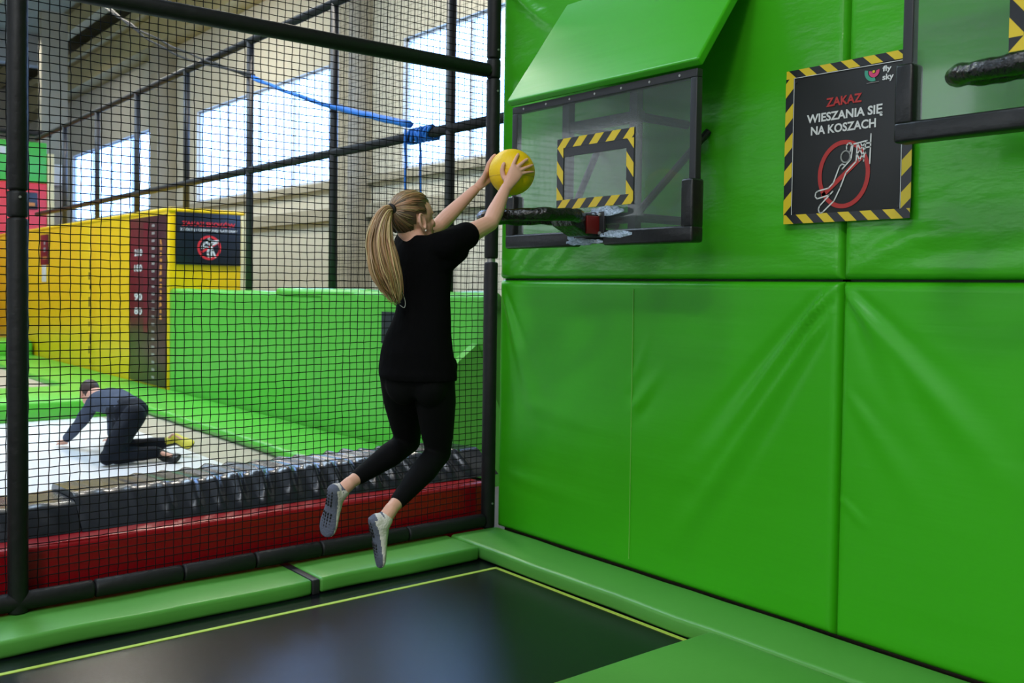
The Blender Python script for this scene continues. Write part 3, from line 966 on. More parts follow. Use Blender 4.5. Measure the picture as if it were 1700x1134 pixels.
def backboard(yc, z0, label, back=True, tdz=0.0):
    """acrylic board 1.30 x 0.755 on plane x = -0.40, centred at yc, lower edge z0"""
    XB = -0.40
    W, H = 1.30, 0.755
    t = thing('basketball_backboard', label, 'backboard', (XB, yc, z0))
    y0, y1 = yc - W / 2, yc + W / 2       # y0 is nearest the camera
    g = G(); g.box((XB, y0 + 0.02, z0 + 0.02), (XB + 0.008, y1 - 0.02, z0 + H - 0.02)); g.mk('acrylic_sheet', 'acrylic', t)
    bwid = 0.038
    rbox('frame_bar', (XB - 0.004, y0, z0 + H - bwid), (XB + 0.035, y1, z0 + H), 0.004, 'steel_dark', t)
    rbox('frame_bar', (XB - 0.004, y0, z0), (XB + 0.035, y1, z0 + bwid), 0.004, 'steel_dark', t)
    rbox('frame_bar', (XB - 0.004, y0, z0 + bwid), (XB + 0.035, y0 + bwid, z0 + H - bwid), 0.004, 'steel_dark', t)
    rbox('frame_bar', (XB - 0.004, y1 - bwid, z0 + bwid), (XB + 0.035, y1, z0 + H - bwid), 0.004, 'steel_dark', t)
    for k in range(7):
        g = G(); yy = y0 + 0.1 + (W - 0.2) * k / 6
        g.tube([(XB - 0.008, yy, z0 + H - 0.02), (XB, yy, z0 + H - 0.02)], 0.006, 8); g.mk('screw', 'steel_light', t)
    # rubber edge padding on the lower edge and lower corners
    pd = 0.062
    rbox('edge_padding', (XB - 0.035, y0 - 0.012, z0 - 0.012), (XB + 0.045, yc - 0.10, z0 + pd), 0.012, 'rubber', t)
    rbox('edge_padding', (XB - 0.035, yc + 0.13, z0 - 0.012), (XB + 0.045, y1 + 0.012, z0 + pd), 0.012, 'rubber', t)
    for s_, yy in ((-1, y0), (1, y1)):
        a, b = (yy - 0.012, yy + 0.058) if s_ < 0 else (yy - 0.058, yy + 0.012)
        vs_ = []
        zt0, zt1 = (0.30, 0.26) if s_ < 0 else (0.26, 0.30)
        pad = rbox('edge_padding', (XB - 0.035, a, z0 + pd - 0.01), (XB + 0.045, b, z0 + 0.27), 0.012, 'rubber', t)
    # hazard tape target
    P = Plane2((XB - 0.001, yc + 0.273, z0 + 0.180 + tdz), (0, -1, 0), (0, 0, 1), (-1, 0, 0))
    TW, TH, w_ = 0.546, 0.360, 0.048
    P.tape(t, 0, TH - w_, TW, TH, w_, 0.118, 1.0)
    P.polys('inner_band', [[(w_, TH - w_ - 0.045), (TW - w_, TH - w_ - 0.045), (TW - w_, TH - w_), (w_, TH - w_)]], 'tape_black', t, 0.002)
    P.tape(t, 0, 0, TW, w_, w_, 0.118, 1.0)
    P.tape(t, 0, w_, w_, TH - w_, w_, 0.135, -1.2)
    P.tape(t, TW - w_, w_, TW, TH - w_, w_, 0.135, -1.2)
    if back:
        # steel carrier behind the sheet
        for dy in (0.24, -0.24):
            g = G(); g.box((XB + 0.02, yc + dy - 0.025, z0 + 0.02), (XB + 0.06, yc + dy + 0.025, z0 + H - 0.02)); g.mk('upright', 'steel_dark', t)
        for z in (0.12, 0.60):
            g = G(); g.box((XB + 0.03, yc - 0.27, z0 + z - 0.025), (XB + 0.07, yc + 0.27, z0 + z + 0.025)); g.mk('cross_bar', 'steel_dark', t)
        for dy, z in ((0.24, 0.12), (-0.24, 0.12), (0.24, 0.60), (-0.24, 0.60)):
            g = G(); g.tube([(XB + 0.06, yc + dy, z0 + z), (-0.0, yc + dy, z0 + z)], 0.022, 10); g.mk('wall_arm', 'steel_dark', t)
        for dy in (0.24, -0.24):
            g = G(); g.tube([(XB + 0.06, yc + dy, z0 + 0.14), (-0.005, yc + dy * 1.6, z0 + 0.55)], 0.018, 10); g.mk('brace', 'steel_dark', t)
    return t

def hoop(yc, z, label, tilt=0.0):
    """rim wrapped in shiny black tape, with bracket and red plate, fixed to a backboard at x = -0.40"""
    t = thing('basketball_hoop', label, 'hoop', (-0.42, yc, z))
    xc, r = -0.80, 0.225
    pts = []; rad = []
    n = 72
    for k in range(n + 1):
        q = 2 * pi * k / n
        pts.append((xc + r * cos(q), yc + r * sin(q), z - tilt * (-0.575 - xc - r * cos(q)) + 0.003 * noise.noise(Vector((k * .3, 0, 0)))))
        rad.append(0.029 + 0.007 * noise.noise(Vector((cos(q) * 4, sin(q) * 4, 1.0))))
    rad[-1] = rad[0]
    g = G(); g.tube(pts, rad, 12, cap=False); g.mk('rim', 'wrap_black', t, smooth=True)
    # wedge-shaped bracket under the rim
    prism_y('bracket', [(-0.64, z + 0.018), (-0.60, z - 0.04), (-0.50, z - 0.085), (-0.425, z - 0.085), (-0.425, z + 0.022)], yc - 0.075, yc + 0.075, 0.006, 'wrap_black', t)
    rbox('mount_plate', (-0.44, yc - 0.115, z - 0.09), (-0.424, yc + 0.10, z + 0.035), 0.003, 'steel_dark', t)
    rbox('red_plate', (-0.52, yc - 0.085, z - 0.075), (-0.44, yc - 0.070, z + 0.012), 0.003, 'hoop_red', t)
    for dy in (-0.09, 0.07):
        for dz in (-0.07, 0.02):
            g = G(); g.tube([(-0.45, yc + dy, z + dz), (-0.438, yc + dy, z + dz)], 0.008, 6); g.mk('bolt', 'steel_light', t)
    # crumpled clear film around the mount
    for (a, b, c_, d_, s_) in ((-0.24, -0.02, 0.012, 0.06, 1.0), (-0.30, -0.08, -0.095, -0.06, 2.0), (0.02, 0.15, -0.125, -0.02, 3.0), (-0.10, 0.16, -0.125, -0.095, 4.0)):
        vs_ = []; fs = []
        N = 12
        for i in range(N + 1):
            for j in range(5):
                u, v = i / N, j / 4
                taper = 0.35 + 0.65 * sin(pi * u)
                d = noise.noise(Vector((u * 7, v * 4, s_))) * 0.018
                vs_.append((-0.418 - 0.018 - abs(d), yc + a + (b - a) * u, z + c_ + (d_ - c_) * (0.5 + (v - 0.5) * taper) + d * 0.4))
        m_ = len(vs_)
        vs_ += [(x + 0.006, y, zz) for x, y, zz in vs_]
        for i in range(N):
            for j in range(4):
                q = (i * 5 + j, (i + 1) * 5 + j, (i + 1) * 5 + j + 1, i * 5 + j + 1)
                fs.append(q); fs.append(tuple(m_ + e for e in reversed(q)))
        mk('film_wrap', vs_, fs, 'foil', t, smooth=True)
    return t

backboard(-1.268, 1.722, 'clear acrylic backboard under the green hood, hazard tape square in the middle')
hoop(-1.268, 1.838, 'low black-wrapped hoop rim just right of the yellow ball', 0.03)
backboard(-3.53, 2.052, 'nearer acrylic backboard cut off by the right edge of the picture', back=False, tdz=0.07)
hoop(-3.53, 2.195, 'black-wrapped hoop rim at the upper right edge of the picture', 0.17)

# ------------------------------------------------------------------ no-hanging sign
sn = thing('warning_sign', 'black no-hanging-on-hoops sign framed with yellow and black tape', 'sign', (-0.03, -2.42, 1.80))
Ps = Plane2((-0.028, -2.118, 1.80), (0, -1, 0), (0, 0, 1), (-1, 0, 0))
rbox('board', (-0.030, -2.69, 1.825), (-0.014, -2.15, 2.462), 0.003, 'sign_black', sn)
Ps.polys('board_edge_line', [[(0.040, 0.04), (0.0425, 0.04), (0.0425, 0.645), (0.040, 0.645)], [(0.556, 0.04), (0.5585, 0.04), (0.5585, 0.645), (0.556, 0.645)], [(0.04, 0.643), (0.5585, 0.636), (0.5585, 0.6385), (0.04, 0.6455)]], 'print_white', sn, h=0.0065)
def sign_tape(u0, v0, u1, v1, pitch, slant):
    Ps.tape(sn, u0, v0, u1, v1, 0.045, pitch, slant, h=0.005)
sign_tape(0, 0.644, 0.60, 0.680, 0.104, -0.9)
sign_tape(0, 0, 0.60, 0.040, 0.104, -0.9)
sign_tape(-0.002, 0.04, 0.038, 0.644, 0.13, 0.9)
sign_tape(0.560, 0.04, 0.602, 0.644, 0.13, 0.9)
H0 = 0.0055
Ps.text('heading', 'ZAKAZ', 'print_red', sn, 0.205, 0.495, 0.170, 0.038, h=H0, bold=0.03)
Ps.text('lettering', 'WIESZANIA SIĘ', 'print_white', sn, 0.110, 0.425, 0.362, 0.050, h=H0, bold=0.03)
Ps.text('lettering', 'NA KOSZACH', 'print_white', sn, 0.132, 0.381, 0.310, 0.038, h=H0, bold=0.03)
# emblem and name
Ps.ring('emblem_arc', 0.425, 0.612, 0.040, 0.015, 'print_teal', sn, h=H0, a0=radians(165), a1=radians(285), n=20)
Ps.ring('emblem_arc', 0.428, 0.612, 0.024, 0.015, 'print_pink', sn, h=H0, a0=radians(170), a1=radians(375), n=20)
Ps.ring('emblem_dot', 0.426, 0.612, 0.006, 0.006, 'tape_yellow', sn, h=H0, n=12)
Ps.text('name', 'fly', 'print_white', sn, 0.466, 0.598, 0.040, 0.030, h=H0, bold=0.03)
Ps.text('name', 'sky', 'print_white', sn, 0.466, 0.562, 0.050, 0.032, h=H0, bold=0.03)
Ps.polys('underline', [[(0.395, 0.5665), (0.450, 0.5665), (0.450, 0.5685), (0.395, 0.5685)]], 'print_tick', sn, h=H0)
Ps.ring('prohibition_ring', 0.296, 0.200, 0.124, 0.019, 'print_red', sn, h=H0, ry=0.145)
Ps.stroke('prohibition_bar', [[(0.200, 0.118), (0.385, 0.268)]], 0.019, 'print_red', sn, h=H0)
def px(x, y):      # pictogram drawing units to sign units
    return (0.160 + (x - 150) / 790 * 0.262, 0.356 - (y - 105) / 930 * 0.318)
L_ = lambda *p: [px(*q) for q in p]
circ = [px(588 + 65 * cos(q * pi / 10), 347 + 72 * sin(q * pi / 10)) for q in range(21)]
Ps.stroke('pictogram', [circ,
    L_((938, 105), (930, 460)), L_((690, 205), (885, 180)), L_((865, 210), (935, 212)), L_((865, 265), (935, 258)), L_((868, 200), (845, 425)),
    L_((750, 215), (740, 420), (600, 545), (520, 730), (435, 885), (275, 1015), (245, 1030), (215, 1012), (208, 975), (225, 935), (415, 765)),
    L_((690, 205), (668, 385), (545, 495)), L_((580, 450), (540, 435), (505, 460), (420, 660), (350, 720), (190, 748), (160, 770), (155, 815), (185, 845), (375, 805)),
    L_((600, 255), (598, 215), (625, 185), (660, 188), (672, 215), (655, 290)),
    L_((760, 210), (850, 400)), L_((800, 205), (870, 330)), L_((850, 215), (750, 330)), L_((862, 290), (780, 415)), L_((750, 330), (790, 415))],
    0.0058, 'print_white', sn, h=0.0065)
for u, v in ((0.05, 0.625), (0.548, 0.62), (0.05, 0.05), (0.548, 0.05)):
    c = Ps.at(u, v, 0.003); g = G(); g.tube([c + Vector((0.003, 0, 0)), c - Vector((0.004, 0, 0))], 0.005, 8); g.mk('screw', 'steel_dark', sn)

# ================================================================== THE BALL
WO = Vector((-1.43, -1.27, 0.0))           # woman: local frame, x to her image right, y away, turned about z
WROT = math.atan2(-0.62528, 0.78028)
WM = Matrix.Translation(WO) @ Matrix.Rotation(WROT, 4, 'Z')
BALL_L = Vector((0.397, 0.328, 2.03))
bc = WM @ BALL_L
BR = 0.106
bl = bpy.data.objects.new('ball', None)
COL.objects.link(bl)
bl.location = (bc.x, bc.y, bc.z - BR)
tag(bl, 'plain yellow ball held up in the woman\'s hands', 'ball')
g = G(); g.sph(bc, BR, 56, 32); g.mk('shell', 'ball_yellow', bl, smooth=True)
g = G(); g.tube([bc + Vector((BR * 1.0 * cos(q * pi / 32), BR * sin(q * pi / 32) * 0.95, BR * 0.3 * sin(q * pi / 32 + 0.6) - 0.018)).normalized() * 0 + (Vector((cos(q * pi / 32), sin(q * pi / 32), -0.22)).normalized() * BR) for q in range(65)], 0.0012, 5, cap=False); g.mk('seam', 'ball_seam', bl, smooth=True)

# ================================================================== THE JUMPING WOMAN
V = Vector
def ang(th, p=0.0):
    """horizontal unit vectors: forward at th degrees from 'away' toward image right, and her right side"""
    t = radians(th)
    return V((sin(t), cos(t), 0)), V((cos(t), -sin(t), 0))

RH, LH = V((0.078, -0.020, 1.120)), V((-0.076, 0.035, 1.115))
RK, LK = V((0.089, 0.119, 0.763)), V((-0.059, 0.256, 0.790))
RA, LA = V((-0.083, -0.155, 0.574)), V((-0.280, -0.013, 0.650))
RS, LS = V((0.132, -0.080, 1.672)), V((-0.055, 0.122, 1.684))
RE, RW = V((0.306, 0.091, 1.780)), V((0.371, 0.206, 1.945))
LE, LW = V((0.060, 0.290, 1.772)), V((0.222, 0.362, 1.948))
NK = V((0.012, 0.012, 1.66))
HC = V((-0.034, 0.020, 1.796))
HF, HS = ang(50)
HU = V((0, 0, 1))
tilt = radians(6)
HF2 = (HF * cos(tilt) + HU * sin(tilt)); HU2 = (HU * cos(tilt) - HF * sin(tilt))

def head(g, HC, HF, HS, HU, k=1.0, ears=True):
    g.ball(HC + HU * 0.010 * k, HS * 0.078 * k, HF * 0.097 * k, HU * 0.095 * k, 24, 16)             # cranium
    g.ball(HC + HF * 0.030 * k - HU * 0.040 * k, HS * 0.064 * k, HF * 0.066 * k, HU * 0.078 * k, 20, 14)  # face
    g.ball(HC + HF * 0.062 * k - HU * 0.092 * k, HS * 0.034 * k, HF * 0.030 * k, HU * 0.024 * k, 14, 10)  # chin
    for s in (-1, 1):
        g.ball(HC + HF * 0.030 * k - HU * 0.072 * k + HS * 0.040 * k * s, HS * 0.020 * k, HF * 0.042 * k, HU * 0.030 * k, 12, 8)   # jaw
        g.ball(HC + HF * 0.072 * k - HU * 0.030 * k + HS * 0.034 * k * s, HS * 0.022 * k, HF * 0.018 * k, HU * 0.020 * k, 12, 8)   # cheek
        g.ball(HC + HF * 0.082 * k + HU * 0.012 * k + HS * 0.024 * k * s, HS * 0.024 * k, HF * 0.010 * k, HU * 0.008 * k, 10, 8)   # brow
        if ears:
            e = HC + HS * 0.080 * k * s - HF * 0.004 * k - HU * 0.022 * k
            t = []
            for q in range(15):
                a = 2 * pi * q / 14
                t.append(e + HF * (0.017 * cos(a) - 0.006 * sin(a)) * k + HU * 0.031 * sin(a) * k + HS * s * (0.008 - 0.007 * cos(a)) * k)
            g.tube(t, 0.0052 * k, 8)
            g.ball(e - HS * 0.001 * s * k, HS * 0.004 * k, HF * 0.014 * k, HU * 0.026 * k, 10, 8)
            g.ball(e + HF * 0.006 * k - HU * 0.032 * k + HS * 0.003 * s * k, HS * 0.005 * k, HF * 0.008 * k, HU * 0.010 * k, 8, 6)
    g.tube([HC + HF * 0.090 * k + HU * 0.004 * k, HC + HF * 0.104 * k - HU * 0.020 * k, HC + HF * 0.112 * k - HU * 0.036 * k], [0.007 * k, 0.009 * k, 0.011 * k], 10)   # nose
    g.sph(HC + HF * 0.110 * k - HU * 0.037 * k, 0.0115 * k, 12, 8)
    g.ball(HC + HF * 0.094 * k - HU * 0.062 * k, HS * 0.022 * k, HF * 0.008 * k, HU * 0.006 * k, 12, 8)
    g.ball(HC + HF * 0.090 * k - HU * 0.072 * k, HS * 0.019 * k, HF * 0.008 * k, HU * 0.007 * k, 12, 8)

def torso_rings(extra=0.0):
    T = []
    for (a, b, z, th, w_, d) in (
            (0.014, 0.016, 1.716, 44, 0.062, 0.055), (0.020, 0.016, 1.702, 44, 0.105, 0.066), (0.024, 0.014, 1.680, 43, 0.140, 0.078), (0.026, 0.013, 1.650, 42, 0.150, 0.086), (0.028, 0.013, 1.610, 41, 0.140, 0.092),
            (0.029, 0.014, 1.551, 40, 0.128, 0.090), (0.027, 0.011, 1.462, 37, 0.122, 0.084), (0.020, 0.009, 1.383, 33, 0.128, 0.086),
            (0.006, 0.006, 1.290, 27, 0.144, 0.098), (-0.002, 0.002, 1.215, 22, 0.158, 0.112), (0.000, 0.000, 1.160, 18, 0.168, 0.118), (0.002, 0.0, 1.132, 18, 0.170, 0.120)):
        f, s = ang(th)
        T.append((V((a, b, z)), s * (w_ + extra), f * (d + extra)))
    return T

def leg(g, H, K, A, e=0.0, upto=1.0):
    d = (A - K)
    ax = (K - H).normalized()
    g.limb([H, H.lerp(K, 0.35), H.lerp(K, 0.75), K], [0.088 + e, 0.088 + e, 0.072 + e, 0.056 + e], 18)
    bk = V((0, -1, 0)); bk = (bk - d.normalized() * bk.dot(d.normalized())).normalized()
    P = [K, K.lerp(A, 0.15) + bk * 0.006, K.lerp(A, 0.35) + bk * 0.014, K.lerp(A, 0.6) + bk * 0.006, K.lerp(A, 0.85), K.lerp(A, upto)]
    g.limb(P, [0.056 + e, 0.055 + e, 0.057 + e, 0.047 + e, 0.036 + e, (0.033 if upto >= 1 else 0.0355) + e], 18)

def pelvis(g, e=0.0):
    for (a, b, z, th, w_, d) in ((0.0, 0.0, 1.18, 18, 0.150, 0.105),):
        pass
    f, s = ang(16)
    R_ = []
    for (a, b, z, w_, d) in ((0.0, 0.002, 1.26, 0.128, 0.088), (0.0, 0.0, 1.19, 0.146, 0.100), (0.0, -0.004, 1.13, 0.153, 0.106), (0.004, 0.0, 1.07, 0.150, 0.100), (0.008, 0.008, 1.03, 0.12, 0.08)):
        R_.append((V((a, b, z)), s * (w_ + e), f * (d + e)))
    g.loft(R_, 24)
    for sg_ in (-1, 1):
        g.ball(V((0.004, -0.036, 1.090)) + s * 0.060 * sg_, s * (0.080 + e), f * (0.074 + e), V((0, 0, 0.100 + e)), 16, 12)

class Foot:
    def __init__(s, heel, toe, n, A):
        s.heel, s.toe, s.A = heel, toe, A
        s.t = (toe - heel).normalized()
        s.n = (n - s.t * n.dot(s.t)).normalized()
        s.l = s.t.cross(s.n).normalized()
        s.L = (toe - heel).length
    def build(s, g, e=0.0, cuff=None):
        R_ = []
        for (t, w_, h) in ((0.0, 0.016, 0.018), (0.05, 0.027, 0.028), (0.16, 0.033, 0.034), (0.35, 0.033, 0.030), (0.55, 0.038, 0.024), (0.74, 0.045, 0.019), (0.88, 0.042, 0.015), (0.96, 0.031, 0.011), (1.0, 0.016, 0.008)):
            c = s.heel + s.t * (s.L * t) - s.n * h
            arch = 0.006 * exp(-((t - 0.42) / 0.16) ** 2)
            R_.append((c - s.n * arch, s.l * (w_ + e), s.n * (h + e)))
        g.loft(R_, 20)
        # instep and ankle
        m = s.heel + s.t * (s.L * 0.20) - s.n * 0.042
        m2 = s.heel + s.t * (s.L * 0.42) - s.n * 0.036
        end = s.A if cuff is None else m.lerp(s.A, cuff)
        g.limb([m2, m, end], [0.026 + e, 0.034 + e, 0.032 + e], 16)
        g.ball(s.heel + s.t * 0.02 - s.n * 0.03, s.l * (0.031 + e), s.t * (0.026 + e), s.n * (0.032 + e), 14, 10)

FR_ = Foot(V((-0.168, -0.206, 0.545)), V((-0.136, -0.160, 0.331)), V((-0.88, -0.46, -0.1)), RA)
FL_ = Foot(V((-0.352, -0.070, 0.640)), V((-0.388, -0.020, 0.421)), V((-0.60, -0.80, -0.1)), LA)

def finger(g, pts, r0, r1):
    n = len(pts)
    g.limb(pts, [r0 + (r1 - r0) * i / (n - 1) for i in range(n)], 10, 2)

def on(az, el, lift=0.009):
    """point on the ball; az from image-left turning away from the viewer, el upward"""
    a, e = radians(az), radians(el)
    return BALL_L + V((-cos(a) * cos(e), sin(a) * cos(e), sin(e))) * (BR + lift)

body = G()
head(body, HC, HF2, HS, HU2, 1.04)
body.limb([NK + V((0.0, 0.0, -0.02)), V((-0.016, 0.006, 1.715)), HC - HU * 0.05 - HF * 0.012], [0.060, 0.050, 0.054], 18)
body.loft([(c, a * 0.90, b * 0.90) for c, a, b in torso_rings(0.0)], 28)
pelvis(body, -0.006)
leg(body, RH, RK, RA, -0.006); leg(body, LH, LK, LA, -0.006)
FR_.build(body, -0.003); FL_.build(body, -0.003)
body.limb([V((0.085, -0.045, 1.668)), RS, RS.lerp(RE, 0.5), RE], [0.055, 0.050, 0.044, 0.036], 16)
body.limb([RE, RE.lerp(RW, 0.3), RE.lerp(RW, 0.75), RW], [0.036, 0.0375, 0.028, 0.0235], 16)
body.limb([V((-0.04, 0.075, 1.672)), LS, LS.lerp(LE, 0.5), LE], [0.055, 0.050, 0.043, 0.036], 16)
body.limb([LE, LE.lerp(LW, 0.3), LE.lerp(LW, 0.75), LW], [0.036, 0.037, 0.028, 0.0235], 16)
# right hand, back of the hand toward the viewer, spread on the near side of the ball
ki, kp = V((0.402, 0.214, 2.046)), V((0.437, 0.220, 2.008))
kc = (ki + kp) / 2
wd = (ki - kp).normalized()
pn = (kc - BALL_L).normalized()
body.loft([(RW - V((0.004, 0.008, 0.012)), wd * 0.021, pn * 0.017), (RW.lerp(kc, 0.35) + pn * 0.002, wd * 0.029, pn * 0.016), (RW.lerp(kc, 0.7) + pn * 0.003, wd * 0.035, pn * 0.014), (kc + pn * 0.002, wd * 0.036, pn * 0.012), (kc + (kc - RW).normalized() * 0.008, wd * 0.032, pn * 0.009)], 16)
HAND_R = {'index': [(0.402, 0.216, 2.05), (0.410, 0.222, 2.069), (0.418, 0.232, 2.088), (0.424, 0.243, 2.101)],
          'middle': [(0.423, 0.217, 2.042), (0.438, 0.225, 2.056), (0.455, 0.239, 2.072), (0.466, 0.252, 2.08)],
          'ring': [(0.436, 0.221, 2.028), (0.455, 0.230, 2.038), (0.475, 0.246, 2.047), (0.489, 0.267, 2.056)],
          'pinky': [(0.438, 0.223, 2.011), (0.458, 0.233, 2.017), (0.478, 0.249, 2.022), (0.493, 0.270, 2.026)]}
for k_, r_ in (('index', 0.0088), ('middle', 0.009), ('ring', 0.0084), ('pinky', 0.0074)):
    P = [V(p) for p in HAND_R[k_]]
    finger(body, [P[0].lerp(kc, 0.35)] + P, r_ + 0.001, r_ * 0.78)
finger(body, [V((0.376, 0.215, 1.975)), V((0.359, 0.222, 1.998)), V((0.353, 0.222, 2.024)), V((0.357, 0.221, 2.046)), V((0.361, 0.221, 2.056))], 0.0135, 0.0078)
# left hand on the far side of the ball
lk = [on(38, 24), on(45, 12), on(48, -1), on(48, -14)]
lpc = on(22, -8, 0.014)
lwd = (lk[0] - lk[3]).normalized(); lpn = (lpc - BALL_L).normalized()
body.loft([(LW, lwd * 0.021, lpn * 0.016), (LW.lerp(lpc, 0.5), lwd * 0.028, lpn * 0.016), (lpc, lwd * 0.034, lpn * 0.015), ((lk[1] + lk[2]) / 2 + lpn * 0.002, lwd * 0.036, lpn * 0.012)], 16)
for i, (b0, az1, el1) in enumerate(((lk[0], 88, 42), (lk[1], 100, 22), (lk[2], 100, 0), (lk[3], 92, -22))):
    az0 = (38, 45, 48, 48)[i]; el0 = (24, 12, -1, -14)[i]
    P = [on(az0 + (az1 - az0) * t, el0 + (el1 - el0) * t) for t in (0, 0.4, 0.72, 1.0)]
    finger(body, [b0.lerp(lpc, 0.4)] + P, (0.0098, 0.010, 0.0094, 0.0085)[i], (0.007, 0.0072, 0.0068, 0.006)[i])
finger(body, [LW.lerp(lpc, 0.55), on(6, 2, 0.012), on(6, 20), on(12, 36), on(16, 44)], 0.0135, 0.0078)
wom = meshobj('person', remesh(body, 0.0034, 3, 0.5), ['skin'])
wom.location = WO
wom.rotation_euler = (0, 0, WROT)
tag(wom, 'woman in black leaping with a ball raised toward the low hoop', 'person')

def child(name, g, m, smooth=True, par=None):
    return mk(name, g.v, g.f, m, par or wom, smooth, local=True)

# T-shirt
sh = G()
T = torso_rings(0.006)
sh.loft(T, 32)
sh.limb([V((0.080, -0.040, 1.660)), RS, RS.lerp(RE, 0.42)], [0.066, 0.067, 0.060], 18)
sh.limb([V((0.115, -0.050, 1.60)), V((0.165, -0.045, 1.655))], [0.050, 0.058], 16)
sh.limb([V((-0.035, 0.070, 1.664)), LS, LS.lerp(LE, 0.45)], [0.066, 0.066, 0.058], 18)
f_, s_ = ang(16)
sh.loft([(V((0.0, 0.0, 1.22)), s_ * 0.158, f_ * 0.112), (V((0.0, 0.0, 1.16)), s_ * 0.170, f_ * 0.122), (V((0.003, -0.004, 1.122)), s_ * 0.174, f_ * 0.134), (V((0.008, -0.006, 1.098)), s_ * 0.170, f_ * 0.132)], 28)
sh.ball(V((0.150, 0.05, 1.150)), V((0.022, 0, 0)), V((0, 0.05, 0)), V((0, 0, 0.045)), 12, 8)
me = remesh(sh, 0.006, 8, 0.5)
nrm_ = [v.normal.copy() for v in me.vertices]
for v, nv_ in zip(me.vertices, nrm_):      # soft drape folds
    c = v.co
    d = noise.noise(V((c.x * 9 + c.z * 6, c.y * 9, c.z * 5))) * 0.006 * min(1, max(0, (1.66 - c.z) * 4))
    v.co = c + nv_ * d
meshobj('t_shirt', me, ['shirt_black'], wom)
# leggings
lg = G()
pelvis(lg, 0.0)
leg(lg, RH, RK, RA, 0.0, 0.86); leg(lg, LH, LK, LA, 0.0, 0.86)
meshobj('leggings', remesh(lg, 0.006, 14, 0.5), ['legging_black'], wom)
# socks with grey grip soles
for ft_ in (FR_, FL_):
    g = G(); ft_.build(g, 0.004, 0.35)
    me = remesh(g, 0.004, 3, 0.5)
    so = meshobj('sock', me, ['sock_white', 'sock_grey'], wom)
    for p in me.polygons:
        if p.normal.dot(ft_.n) > 0.42 or (p.center - ft_.heel).dot(ft_.t) < 0.008 and p.normal.dot(ft_.n) > 0.1 or (p.center - ft_.heel).dot(ft_.t) > ft_.L * 0.95:
            p.material_index = 1
    gg = G()
    for t0, rows in ((0.08, 3), (0.52, 4)):
        for j in range(rows):
            for i in range(5):
                u = t0 + i * 0.065
                lat = (j - (rows - 1) / 2) * 0.014
                h = 0.0
                c = ft_.heel + ft_.t * (ft_.L * u) + ft_.l * lat + ft_.n * 0.0005
                sc_ = 0.004 * (lat / 0.03) ** 2 * 2
                gg.ball(c - ft_.n * (sc_ - 0.001), ft_.t * 0.0066, ft_.l * 0.0040, ft_.n * 0.004, 8, 6)
    child('grip_dots', gg, 'grip_black', True, so)['kind'] = 'stuff'

# face details and earring
for s in (-1, 1):
    e = HC + (HF2 * 0.083 + HS * 0.031 * s - HU2 * 0.006) * 1.04
    g = G(); g.ball(e, HS * 0.013, HF2 * 0.008, HU2 * 0.007, 12, 8); ey = child('eye', g, 'eye_white')
    g = G(); g.ball(e + HF2 * 0.0055, HS * 0.0055, HF2 * 0.0035, HU2 * 0.0055, 10, 8); child('iris', g, 'eye_dark', True, ey)
    g = G(); g.tube([e + HF2 * 0.006 + HU2 * 0.018 + HS * x for x in (-0.014, 0.0, 0.015)], [0.002, 0.0028, 0.0016], 6); child('eyebrow', g, 'hair_brown')
g = G(); g.ball(HC + (HF2 * 0.1005 - HU2 * 0.062) * 1.04, HS * 0.020, HF2 * 0.003, HU2 * 0.0045, 12, 6); g.ball(HC + (HF2 * 0.097 - HU2 * 0.071) * 1.04, HS * 0.017, HF2 * 0.003, HU2 * 0.005, 12, 6); child('lips', g, 'lips')
g = G(); g.sph(HC + HS * 0.092 + HF2 * 0.008 - HU2 * 0.062, 0.0045, 10, 8); child('earring', g, 'pearl')

# hair: cap, combed strands and ponytail
TIE = V((-0.105, -0.058, 1.822))
def hair_obj(name, strands, par, n=6):
    vs_ = []; fs = []; cs = []
    for pts, rs, cl in strands:
        g = G(); g.tube(pts, rs, n)
        k = len(vs_)
        vs_ += g.v; fs += [tuple(i + k for i in f) for f in g.f]
        cs += [cl] * len(g.v)
    o = mk(name, vs_, fs, 'hair_blond', par, True, local=True)
    ca = o.data.color_attributes.new('Col', 'FLOAT_COLOR', 'POINT')
    for i, c in enumerate(cs):
        ca.data[i].color = (c[0], c[1], c[2], 1)
    return o
K_ = 1.04
def skull(d, r=1.0):
    """point on the skull ellipsoid in direction (side, forward, up)"""
    return HC + HU2 * 0.010 + (HS * d[0] * 0.078 + HF2 * d[1] * 0.097 + HU2 * d[2] * 0.095) * K_ * r
def hairy(d):
    x, y, z = d
    if y > 0.30 and z < 0.62 - 0.15 * abs(x): return False
    if y > -0.12 and z < 0.02: return False
    if abs(x) > 0.5 and y > -0.30 and z < -0.02: return False
    if z < -0.72: return False
    return True
capv = []; capf = []
NU, NV = 48, 30
idx = {}
for i in range(NV + 1):
    for k in range(NU):
        t, q = pi * i / NV, 2 * pi * k / NU
        d = (sin(t) * cos(q), sin(t) * sin(q), cos(t))
        idx[i, k] = len(capv); capv.append(skull(d, 1.035))
for i in range(NV):
    for k in range(NU):
        t, q = pi * (i + .5) / NV, 2 * pi * (k + .5) / NU
        if hairy((sin(t) * cos(q), sin(t) * sin(q), cos(t))):
            capf.append((idx[i, k], idx[i + 1, k], idx[i + 1, (k + 1) % NU], idx[i, (k + 1) % NU]))
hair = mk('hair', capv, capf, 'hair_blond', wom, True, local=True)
ca = hair.data.color_attributes.new('Col', 'FLOAT_COLOR', 'POINT')
for i in range(len(capv)):
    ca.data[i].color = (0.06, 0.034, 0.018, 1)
random.seed(11)
td = (TIE - HC - HU2 * 0.010)
tdir = V((td.dot(HS) / 0.078, td.dot(HF2) / 0.097, td.dot(HU2) / 0.095)).normalized()
